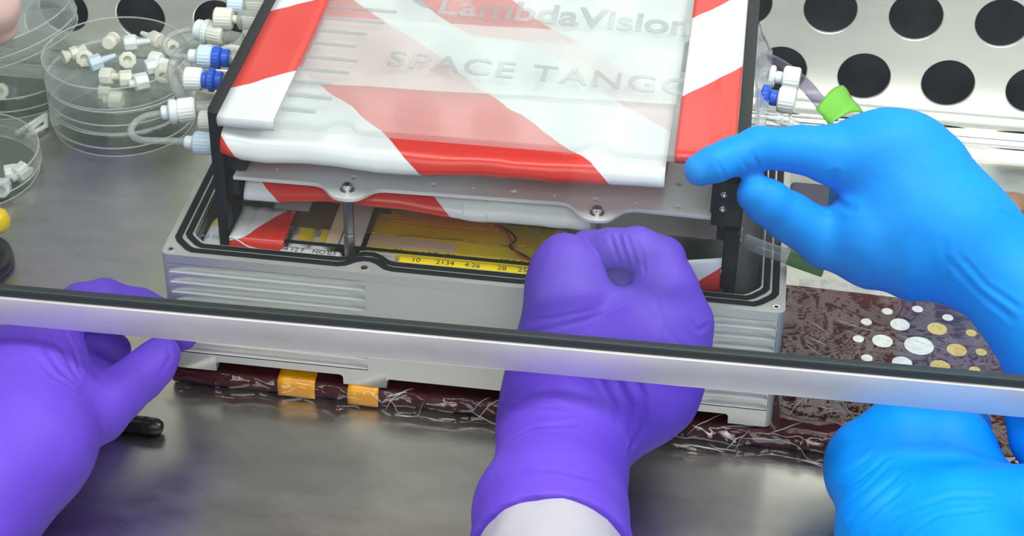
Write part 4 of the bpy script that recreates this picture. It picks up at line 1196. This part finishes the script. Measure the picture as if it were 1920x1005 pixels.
# ---------------------------------------------------------------- gloved hands
# Each hand is one continuous skin grown over bone chains (x, y, z, radius in cm).
HANDS = {
 'RP': dict(palm=[[[20.99, -15.29, -3.12, 3.46], [20.79, -13.64, -3.38, 3.42], [20.49, -11.26, -3.65, 3.36], [20.57, -8.19, -3.9, 2.95], [20.45, -5.62, -3.44, 2.95]], [[20.45, -5.62, -3.44, 2.95], [20.12, -4.19, -2.11, 2.68], [20.23, -3.33, -0.27, 2.38], [20.07, -2.51, 1.55, 1.98]], [[21.61, -4.69, -4.07, 2.4], [23.12, -3.48, -1.83, 3.3]], [[23.12, -3.48, -1.83, 3.3], [24.08, -2.87, -0.15, 2.65]], [[22.32, -3.4, -0.73, 2.4], [22.64, -3.31, 0.01, 2.0]]],
  fingers=[(0.5, [[20.07, -2.51, 1.55, 1.95], [19.76, -1.78, 2.43, 1.66], [19.62, -1.12, 2.84, 1.1]]), (0.45, [[24.88, -2.34, 0.77, 1.85], [24.46, -1.85, 2.19, 1.42], [24.1, -0.99, 3.09, 1.15]]), (0.1, [[24.1, -0.99, 3.09, 1.15], [22.96, -0.75, 3.44, 1.0], [21.86, -0.58, 3.2, 0.9], [20.58, 0.1, 2.64, 0.82]]), (0.3, [[24.92, -2.38, 0.2, 1.5], [24.78, -1.29, 1.2, 1.0], [23.42, -0.4, 1.46, 0.85], [21.71, -0.63, 1.27, 0.75]]), (0.3, [[24.72, -2.52, -0.97, 1.3], [24.55, -1.44, 0.36, 0.85], [23.05, -1.43, 0.64, 0.75], [21.85, -1.75, 0.58, 0.7]])],
  creases=[(0.09, 0.07, [[21.67, -0.82, 4.12], [21.82, -1.16, 4.0], [21.96, -1.39, 3.81], [22.16, -1.58, 3.49], [22.36, -1.61, 3.06]]), (0.09, 0.08, [[22.08, -0.88, 4.21], [22.25, -1.28, 4.09], [22.4, -1.56, 3.89], [22.6, -1.75, 3.54], [22.78, -1.74, 3.05]]), (0.09, 0.08, [[22.48, -1.09, 4.34], [22.67, -1.47, 4.18], [22.85, -1.7, 3.92], [22.99, -1.84, 3.55], [23.13, -1.87, 3.1]]), (0.09, 0.06, [[22.84, -1.28, 4.36], [23.03, -1.56, 4.13], [23.22, -1.77, 3.83], [23.34, -1.92, 3.46], [23.47, -2.29, 3.23]]), (0.1, 0.04, [[18.36, -4.47, 0.84], [18.83, -4.73, 1.2], [19.28, -4.85, 1.45], [19.72, -4.87, 1.62], [20.19, -4.81, 1.78], [20.65, -4.67, 1.88], [21.1, -4.47, 1.93], [21.55, -4.2, 2.01], [22.0, -3.98, 2.12], [22.45, -3.78, 2.25], [22.9, -3.55, 2.36]]), (0.08, 0.03, [[18.3, -4.02, 1.18], [18.78, -4.37, 1.58], [19.23, -4.54, 1.82], [19.68, -4.61, 1.99], [20.15, -4.58, 2.14], [20.61, -4.46, 2.23], [21.06, -4.25, 2.24], [21.52, -3.98, 2.21]]), (0.16, 0.1, [[23.16, -5.96, 0.64], [23.41, -6.18, 0.34], [23.66, -6.37, 0.03], [23.9, -6.52, -0.33], [23.94, -6.72, -0.78], [23.98, -6.83, -1.29], [24.02, -6.88, -1.87], [23.84, -6.98, -2.34], [23.66, -7.12, -2.77], [23.49, -7.5, -2.98]]), (0.14, 0.07, [[22.53, -6.12, 0.38], [22.81, -6.41, 0.05], [23.08, -6.65, -0.34], [23.36, -6.83, -0.76], [23.44, -6.99, -1.34], [23.53, -7.1, -1.96], [23.61, -7.16, -2.63]]), (0.12, 0.05, [[21.83, -6.18, 0.19], [22.11, -6.46, -0.1], [22.38, -6.71, -0.43], [22.66, -6.91, -0.79], [22.82, -7.12, -1.21], [22.97, -7.31, -1.65]]), (0.14, 0.06, [[17.74, -6.62, -2.0], [18.23, -7.01, -1.48], [18.69, -7.19, -1.14], [19.13, -7.27, -0.9], [19.62, -7.41, -0.75], [20.1, -7.48, -0.67], [20.58, -7.49, -0.65]]), (0.16, 0.06, [[18.03, -8.66, -2.1], [18.49, -8.88, -1.53], [18.91, -8.8, -1.23], [19.31, -8.6, -1.05], [19.79, -8.68, -0.87], [20.25, -8.65, -0.79], [20.71, -8.54, -0.79], [21.16, -8.34, -0.86]]), (0.2, 0.04, [[18.58, -11.82, -0.77], [19.02, -12.04, -0.52], [19.45, -12.2, -0.32], [19.86, -12.29, -0.17], [20.27, -12.32, -0.09], [20.67, -12.28, -0.07], [21.09, -12.35, -0.07], [21.5, -12.34, -0.15], [21.91, -12.25, -0.29], [22.31, -12.06, -0.54], [22.71, -11.76, -0.88], [23.11, -11.34, -1.32]]), (0.12, 0.03, [[24.06, -3.32, 2.62], [24.27, -3.74, 2.37], [24.48, -4.18, 2.13], [24.68, -4.54, 1.83], [25.02, -4.67, 1.57], [25.37, -4.74, 1.27], [25.71, -4.73, 0.9]]), (0.12, 0.06, [[25.57, -3.76, 1.94], [25.83, -3.81, 1.71], [26.09, -3.81, 1.44], [26.31, -3.51, 1.39], [26.54, -3.13, 1.28]])],
  cut=([20.87, -14.28, -3.24], [0.085, -0.993, 0.077])),
 'LP': dict(palm=[[[-7.09, -24.48, -5.64, 3.9], [-6.17, -17.0, -5.8, 3.6], [-4.87, -13.21, -4.26, 3.35], [-3.55, -10.25, -3.85, 3.1], [-2.67, -7.72, -3.96, 2.1]], [[-3.98, -9.04, -3.83, 3.0], [-4.01, -6.87, -3.07, 2.55], [-3.94, -5.41, -2.63, 1.75]], [[-5.63, -9.56, -4.25, 3.0], [-5.66, -6.26, -3.14, 2.3]]],
  fingers=[(0.45, [[-2.91, -7.83, -4.06, 2.1], [-1.41, -6.98, -4.19, 1.6], [-0.57, -6.11, -3.83, 1.28], [0.2, -5.16, -3.52, 1.12], [0.65, -4.32, -3.3, 1.02], [0.92, -3.78, -3.11, 0.9]]), (0.4, [[-4.25, -4.84, -2.47, 1.5], [-3.91, -3.46, -1.83, 1.15], [-3.25, -2.62, -1.49, 1.0], [-2.38, -1.86, -1.63, 0.95], [-0.91, -1.19, -2.5, 0.9], [0.52, -1.03, -3.21, 0.85], [1.12, -1.21, -3.98, 0.72]]), (0.3, [[-5.03, -3.84, -3.69, 1.2], [-4.37, -2.57, -3.44, 1.0], [-3.14, -1.68, -4.14, 0.9], [-2.48, -1.19, -5.28, 0.8]]), (0.3, [[-5.06, -4.06, -4.5, 1.1], [-4.14, -2.99, -4.9, 0.95], [-3.25, -2.4, -5.94, 0.8]])],
  creases=[(0.12, 0.06, [[-3.67, -6.83, -0.53], [-3.23, -7.28, -0.64], [-2.84, -7.64, -0.82], [-2.48, -7.94, -1.06], [-2.08, -8.1, -1.32], [-1.71, -8.2, -1.62]]), (0.12, 0.07, [[-3.5, -5.94, -0.73], [-3.06, -6.49, -0.73], [-2.7, -6.84, -0.87], [-2.39, -7.11, -1.08], [-2.02, -7.53, -1.36], [-1.67, -7.88, -1.69]]), (0.12, 0.05, [[-3.78, -7.61, -0.55], [-3.34, -7.95, -0.7], [-2.92, -8.26, -0.85], [-2.5, -8.59, -1.0], [-2.08, -8.61, -1.24], [-1.7, -8.56, -1.54]]), (0.12, 0.06, [[-3.16, -5.2, -1.05], [-2.68, -5.89, -1.11], [-2.25, -6.47, -1.26], [-1.96, -7.0, -1.43], [-1.7, -7.48, -1.64]]), (0.1, 0.04, [[1.29, -5.33, -2.99], [1.44, -4.91, -2.83], [1.57, -4.43, -2.71], [1.41, -4.18, -2.44], [1.23, -3.83, -2.26]])],
  cut=None),
 'RB': dict(palm=[[[51.2, -10.66, -0.74, 3.0], [48.8, -4.57, -2.04, 2.5], [45.22, -3.98, 0.07, 2.55], [42.29, -3.15, 1.38, 2.65], [41.07, -1.02, 2.12, 2.5], [39.13, 0.75, 3.17, 2.42], [37.27, 1.56, 3.93, 2.7]], [[37.27, 1.56, 3.93, 2.7], [35.02, 1.76, 4.58, 2.6], [33.63, 1.2, 4.07, 2.2]], [[37.27, 2.19, 4.1, 2.6], [35.89, 3.37, 5.96, 1.98]], [[36.5, 2.06, 4.4, 2.6], [34.75, 3.67, 6.9, 2.05]], [[35.0, 2.14, 4.77, 2.4], [33.4, 3.37, 7.06, 2.02]]],
  fingers=[(0.5, [[33.55, 3.21, 6.83, 2.0], [32.31, 2.96, 7.03, 1.62], [31.33, 2.69, 7.19, 1.3], [29.86, 2.47, 7.49, 1.04], [27.92, 1.56, 7.94, 0.93], [26.89, 0.92, 7.76, 0.87], [26.1, 0.27, 7.69, 0.82], [25.49, 0.03, 7.47, 0.74]]), (0.5, [[35.14, 0.98, 3.5, 2.3], [33.71, 0.94, 3.36, 1.75], [31.5, 1.12, 3.65, 1.32], [29.69, 0.96, 4.77, 1.1], [28.65, 0.7, 5.62, 1.0], [28.03, 0.59, 6.09, 0.88]]), (0.3, [[34.98, 4.97, 5.57, 1.3], [32.7, 6.04, 4.04, 1.05], [32.75, 6.09, 1.54, 1.0], [34.13, 5.67, 0.72, 0.9]]), (0.3, [[36.16, 4.69, 4.98, 1.2], [34.36, 6.09, 2.96, 1.0], [34.39, 6.1, 0.76, 0.95], [35.48, 5.39, 0.11, 0.85]]), (0.3, [[36.99, 4.21, 4.19, 1.1], [35.69, 5.1, 2.23, 0.9], [35.92, 5.2, 0.62, 0.8], [36.7, 4.44, 0.3, 0.75]])],
  creases=[(0.08, 0.05, [[26.2, -0.38, 8.28], [26.37, -0.49, 8.05], [26.53, -0.5, 7.75], [26.58, -0.46, 7.55], [26.63, -0.31, 7.27]]), (0.08, 0.05, [[27.29, 0.15, 8.12], [27.43, 0.16, 7.88], [27.57, 0.28, 7.56], [27.65, 0.4, 7.43], [27.73, 0.56, 7.28]]), (0.08, 0.06, [[27.68, 0.53, 8.34], [27.83, 0.47, 8.11], [27.97, 0.5, 7.83], [28.05, 0.57, 7.65], [28.14, 0.7, 7.43]]), (0.16, 0.08, [[31.46, 1.33, 7.1], [31.5, 1.44, 6.59], [31.82, 5.44, 3.57], [31.79, 1.98, 5.41], [31.95, 1.1, 5.57], [32.19, 0.74, 5.73], [32.44, 0.49, 5.83]]), (0.1, 0.04, [[32.44, 0.49, 5.83], [32.01, 0.72, 5.51], [31.56, 0.93, 5.2], [31.2, 0.85, 5.24], [30.83, 0.64, 5.38]]), (0.1, 0.05, [[36.97, 0.99, 7.2], [37.46, 0.82, 7.0], [37.95, 0.68, 6.79], [38.32, 0.71, 6.67], [38.7, 0.81, 6.51]]), (0.1, 0.05, [[37.7, 0.98, 6.99], [38.2, 0.72, 6.72], [38.7, 0.54, 6.4], [39.29, 0.61, 6.06], [39.89, 0.73, 5.68]]), (0.14, 0.06, [[36.78, -1.27, 4.69], [37.11, -1.36, 4.4], [37.44, -1.44, 4.09], [37.78, -1.52, 3.78], [38.1, -1.64, 3.51], [38.52, -1.9, 3.34], [38.92, -2.26, 3.25], [39.31, -2.65, 3.19], [39.68, -3.08, 3.15]]), (0.12, 0.05, [[37.2, -1.2, 4.99], [37.53, -1.31, 4.7], [37.86, -1.41, 4.41], [38.19, -1.52, 4.13], [38.5, -1.69, 3.89], [38.88, -1.95, 3.79], [39.25, -2.25, 3.72], [39.61, -2.56, 3.67], [39.96, -2.89, 3.63]]), (0.16, 0.04, [[36.44, -0.97, 5.46], [36.53, -1.15, 5.06], [36.63, -1.27, 4.63], [36.74, -1.34, 4.15], [36.79, -1.32, 3.41], [36.89, -1.03, 2.46]])],
  cut=None),
 'LB': dict(palm=[[[34.55, -5.44, -3.96, 2.25], [35.91, -5.12, -3.42, 2.62], [37.25, -5.24, -3.31, 2.62], [38.57, -7.11, -4.39, 2.6]], [[35.68, -9.25, -4.25, 2.85], [38.1, -9.85, -3.79, 3.1], [40.78, -9.49, -3.42, 3.0]], [[38.02, -11.0, -3.64, 3.4], [38.88, -14.48, -3.45, 3.5], [39.91, -24.49, -1.98, 3.8]], [[35.04, -6.15, -4.17, 2.4], [35.97, -8.13, -4.47, 2.75]]],
  fingers=[(0.4, [[37.3, -4.31, -2.9, 1.9], [37.8, -3.42, -2.8, 1.45], [38.7, -2.76, -3.41, 1.1], [39.05, -2.31, -4.56, 0.95]]), (0.35, [[36.41, -4.28, -3.38, 1.9], [36.39, -2.48, -3.64, 1.1], [37.29, -0.9, -4.36, 0.95], [38.05, -0.7, -5.25, 0.85]]), (0.35, [[35.04, -4.61, -3.93, 1.8], [34.88, -2.9, -4.29, 1.1], [35.61, -1.12, -4.89, 0.95], [36.57, -0.76, -5.41, 0.8]]), (0.35, [[34.15, -5.09, -4.6, 1.5], [33.87, -3.4, -5.14, 1.0], [34.3, -1.99, -5.49, 0.85], [35.09, -1.42, -5.71, 0.75]]), (0.35, [[41.67, -7.63, -3.77, 1.7], [42.48, -5.94, -2.97, 1.25], [41.55, -4.25, -2.54, 1.12], [41.19, -3.04, -2.19, 1.0]])],
  creases=[(0.12, 0.05, [[32.81, -7.35, -3.4], [33.1, -7.51, -2.9], [33.4, -7.54, -2.51], [33.82, -7.4, -2.11], [34.24, -7.15, -1.8]]), (0.12, 0.06, [[32.93, -8.11, -3.49], [33.25, -8.42, -2.76], [33.6, -8.43, -2.31], [33.95, -8.23, -2.03], [34.31, -7.93, -1.83], [34.68, -7.59, -1.66]]), (0.12, 0.06, [[33.01, -9.3, -3.17], [33.39, -9.43, -2.52], [33.79, -9.34, -2.08], [34.14, -9.02, -1.81], [34.5, -8.57, -1.64], [34.89, -8.0, -1.58]]), (0.12, 0.06, [[33.23, -10.17, -3.11], [33.54, -10.17, -2.59], [33.87, -10.06, -2.18], [34.21, -9.84, -1.87], [34.56, -9.56, -1.61], [34.92, -9.19, -1.44], [35.3, -8.7, -1.36]]), (0.12, 0.06, [[33.47, -10.78, -3.28], [33.78, -10.76, -2.73], [34.1, -10.63, -2.28], [34.43, -10.43, -1.91], [34.77, -10.24, -1.63], [35.12, -10.0, -1.39], [35.47, -9.71, -1.19]]), (0.13, 0.05, [[34.29, -11.31, -2.65], [34.6, -11.27, -2.22], [34.92, -11.21, -1.83], [35.25, -11.11, -1.46], [35.6, -11.19, -1.16], [35.96, -11.22, -0.89], [36.32, -11.22, -0.66], [36.69, -11.17, -0.47], [37.07, -11.07, -0.33], [37.49, -11.11, -0.23], [37.91, -11.1, -0.18], [38.35, -11.02, -0.18], [38.81, -10.9, -0.23]]), (0.12, 0.05, [[35.45, -12.22, -1.6], [35.83, -12.24, -1.18], [36.22, -12.17, -0.83], [36.62, -12.01, -0.57], [36.99, -12.07, -0.4], [37.36, -12.08, -0.27], [37.73, -12.05, -0.19], [38.12, -11.97, -0.15], [38.52, -11.83, -0.16]])],
  cut=None),
 'PF': dict(palm=[[[-18.5, 14.49, 10.41, 2.6], [-14.28, 14.76, 6.63, 2.0], [-13.36, 14.6, 4.56, 1.6], [-13.32, 14.91, 3.27, 1.2]]],
  fingers=[],
  creases=[],
  cut=None),
}
def skin_mesh(name, spec, h=0.12, kp=1.0):
    chains = list(spec['palm']) + [c for _, c in spec['fingers']]
    pts = np.array([q for c in chains for q in c])
    lo = (pts[:, :3] - pts[:, 3:4]).min(0) - 0.6
    hi = (pts[:, :3] + pts[:, 3:4]).max(0) + 0.6
    n = np.ceil((hi - lo) / h).astype(int) + 1
    ax = [(lo[i] + h * np.arange(n[i])).astype(np.float32) for i in range(3)]
    BIG = np.float32(9.0)
    def smin(a, b, k):
        t = np.maximum(k - np.abs(a - b), 0) / k
        return np.minimum(a, b) - t * t * k * 0.25
    def chain_field(c, k):
        """Distance to a chain within its own padded box; returns slices and field."""
        q = np.array(c)
        pad = 1.3
        a0 = np.maximum(np.floor(((q[:, :3] - q[:, 3:4]).min(0) - pad - lo) / h).astype(int), 0)
        a1 = np.minimum(np.ceil(((q[:, :3] + q[:, 3:4]).max(0) + pad - lo) / h).astype(int) + 1, n)
        sl = tuple(slice(a0[i], a1[i]) for i in range(3))
        Xg = ax[0][sl[0]][:, None, None]
        Yg = ax[1][sl[1]][None, :, None]
        Zg = ax[2][sl[2]][None, None, :]
        g = None
        for a, b in zip(c, c[1:]):
            A = np.array(a[:3], np.float32)
            ab = np.array(b[:3], np.float32) - A
            L = float(ab @ ab) + 1e-6
            dx, dy, dz = Xg - A[0], Yg - A[1], Zg - A[2]
            t = np.clip((dx * ab[0] + dy * ab[1] + dz * ab[2]) / L, 0, 1)
            s = np.sqrt((dx - t * ab[0]) ** 2 + (dy - t * ab[1]) ** 2 + (dz - t * ab[2]) ** 2) - (a[3] + (b[3] - a[3]) * t)
            g = s if g is None else smin(g, s, 0.3)
        return sl, g
    F = np.full(tuple(n), BIG, np.float32)
    for c in spec['palm']:
        sl, g = chain_field(c, 0.35)
        F[sl] = smin(F[sl], g, kp)
    for k, c in spec['fingers']:
        sl, g = chain_field(c, 0.25)
        F[sl] = smin(F[sl], g, k)
    if spec.get('cut'):
        a, nn = spec['cut']
        dist = (ax[0][:, None, None] - a[0]) * nn[0] + (ax[1][None, :, None] - a[1]) * nn[1] + (ax[2][None, None, :] - a[2]) * nn[2]
        F = np.maximum(F, dist.astype(np.float32))
    # surface nets
    ins = F < 0
    c8 = [(i, j, k) for i in (0, 1) for j in (0, 1) for k in (0, 1)]
    m = [s - 1 for s in n]
    def cor(o, arr):
        return arr[o[0]:o[0] + m[0], o[1]:o[1] + m[1], o[2]:o[2] + m[2]]
    cnt = sum(cor(o, ins).astype(np.int8) for o in c8)
    cell = np.argwhere((cnt > 0) & (cnt < 8))
    idx = np.full(tuple(m), -1, np.int64)
    idx[tuple(cell.T)] = np.arange(len(cell))
    acc = np.zeros((len(cell), 3))
    num = np.zeros(len(cell))
    for e in range(3):
        for o in c8:
            if o[e]:
                continue
            o2 = list(o)
            o2[e] = 1
            fa = F[tuple((cell + np.array(o)).T)]
            fb = F[tuple((cell + np.array(o2)).T)]
            x = (fa < 0) != (fb < 0)
            t = np.where(x, fa / np.where(fa == fb, 1, fa - fb), 0)
            p = np.array(o, float)[None] + np.zeros((len(cell), 3))
            p[:, e] += t
            acc += p * x[:, None]
            num += x
    vert = lo + (cell + acc / num[:, None]) * h
    quads = []
    for e in range(3):
        u, v = [(1, 2), (2, 0), (0, 1)][e]
        sh = [slice(None)] * 3
        sh2 = [slice(None)] * 3
        sh[e] = slice(0, n[e] - 1)
        sh2[e] = slice(1, n[e])
        A, B = ins[tuple(sh)], ins[tuple(sh2)]
        for flip, mask in ((False, A & ~B), (True, ~A & B)):
            q = np.argwhere(mask)
            ok = np.all([(q[:, u] > 0), (q[:, v] > 0), (q[:, u] < m[u]), (q[:, v] < m[v])], axis=0)
            q = q[ok]
            def at(du, dv):
                r = q.copy()
                r[:, u] += du
                r[:, v] += dv
                return idx[tuple(r.T)]
            f4 = np.stack([at(-1, -1), at(0, -1), at(0, 0), at(-1, 0)], 1)
            quads.append(f4[:, ::-1] if flip else f4)
    quads = np.concatenate(quads)
    # relax twice
    for _ in range(3):
        s = np.zeros_like(vert)
        w_ = np.zeros(len(vert))
        for a in range(4):
            b = (a + 1) % 4
            np.add.at(s, quads[:, a], vert[quads[:, b]])
            np.add.at(w_, quads[:, a], 1)
            np.add.at(s, quads[:, b], vert[quads[:, a]])
            np.add.at(w_, quads[:, b], 1)
        vert = 0.5 * vert + 0.5 * s / np.maximum(w_, 1)[:, None]
    # normals
    fn = np.cross(vert[quads[:, 2]] - vert[quads[:, 0]], vert[quads[:, 3]] - vert[quads[:, 1]])
    N = np.zeros_like(vert)
    for a in range(4):
        np.add.at(N, quads[:, a], fn)
    N /= np.maximum(np.linalg.norm(N, axis=1), 1e-9)[:, None]
    # creases in the glove: a groove with a soft ridge either side
    for wd, dp, pl in spec['creases']:
        P = np.array(pl)
        near = np.where(np.all((vert > P.min(0) - 5 * wd) & (vert < P.max(0) + 5 * wd), axis=1))[0]
        if not len(near):
            continue
        X_ = vert[near]
        best = np.full(len(near), 9.0)
        for a, b in zip(P, P[1:]):
            ab = b - a
            t = np.clip((X_ - a) @ ab / (ab @ ab + 1e-9), 0, 1)
            best = np.minimum(best, np.linalg.norm(X_ - a - t[:, None] * ab, axis=1))
        endf = np.minimum(np.linalg.norm(X_ - P[0], axis=1), np.linalg.norm(X_ - P[-1], axis=1))
        fade = np.clip(endf / (3 * wd), 0.1, 1)
        disp = -dp * np.exp(-(best / wd) ** 2) + 0.6 * dp * np.exp(-((best - 1.9 * wd) / wd) ** 2)
        vert[near] += N[near] * (disp * fade)[:, None]
    # slight slackness of the film
    for f_, a_ in ((0.9, 0.035), (2.3, 0.012)):
        ph = vert @ (np.array([[1.0, 0.4, 0.3], [-0.3, 1.0, 0.5], [0.2, -0.5, 1.0]]).T * f_)
        vert += N * (a_ * np.sin(ph[:, 0] + 1.3 * np.sin(ph[:, 1])) * np.sin(ph[:, 2]))[:, None]
    vert = vert.copy()
    vert[:, 2] -= BENCH
    vert *= CM
    me = bpy.data.meshes.new(name)
    me.vertices.add(len(vert))
    me.vertices.foreach_set('co', vert.astype(np.float32).ravel())
    me.loops.add(len(quads) * 4)
    me.loops.foreach_set('vertex_index', quads.astype(np.int32).ravel())
    me.polygons.add(len(quads))
    me.polygons.foreach_set('loop_start', np.arange(0, len(quads) * 4, 4, dtype=np.int32))
    me.update(calc_edges=True)
    me.validate()
    me.polygons.foreach_set('use_smooth', np.ones(len(me.polygons), bool))
    return me
def hand(key, mat, name, at, label, h=0.12):
    t = empty(name, at, label, 'hand')
    mesh_obj('glove' if mat != 'skin' else 'finger_skin', skin_mesh(name, HANDS[key], h), mat, t)
    return t
hand('LP', 'purple', 'gloved_hand', HANDS['LP']['palm'][0][0][:3], 'purple gloved hand at the left gripping the corner of the silver housing')
rp = hand('RP', 'purple', 'gloved_hand', HANDS['RP']['palm'][0][0][:3], 'purple gloved hand in the middle pinching a steel post, white cuff at its wrist')
hand('RB', 'bluegl', 'gloved_hand', HANDS['RB']['palm'][0][0][:3], 'bright blue gloved hand at upper right pinching the corner of the black rack')
hand('LB', 'bluegl', 'gloved_hand', HANDS['LB']['palm'][0][0][:3], 'bright blue gloved fist at lower right below the sash rail')
hand('PF', 'skin', 'bare_finger', HANDS['PF']['palm'][0][0][:3], 'blurred pale pink bare fingertip in the top left corner')
# white paper sleeve inside the purple cuff
c = HANDS['RP']['cut']
a, nn = Vector(c[0]), Vector(c[1])
pts = [a - nn * 1.5, a + nn * 0.2, a + nn * 2.0, a + nn * 5.0, a + nn * 12.0]
bm = bmesh.new()
P = []
A_, B_, D_ = frame_of(nn)
for j in range(46):
    t_ = -1.5 + j * 0.5
    P.append([tuple(a + nn * t_ + (A_ * math.cos(th) + B_ * math.sin(th)) * (3.12 + 0.10 * noise.noise(Vector((2.2 * math.cos(th), 2.2 * math.sin(th), t_ * 0.9))) + 0.05 * noise.noise(Vector((6 * math.cos(th), 6 * math.sin(th), t_ * 2.2))) + 0.02 * t_)) for th in np.linspace(0, 2 * PI, 57)])
sl = grid_obj('sleeve_cuff', P, 'sleeve', rp, None, 0.05)
sl['label'] = 'crinkled white sleeve cuff'
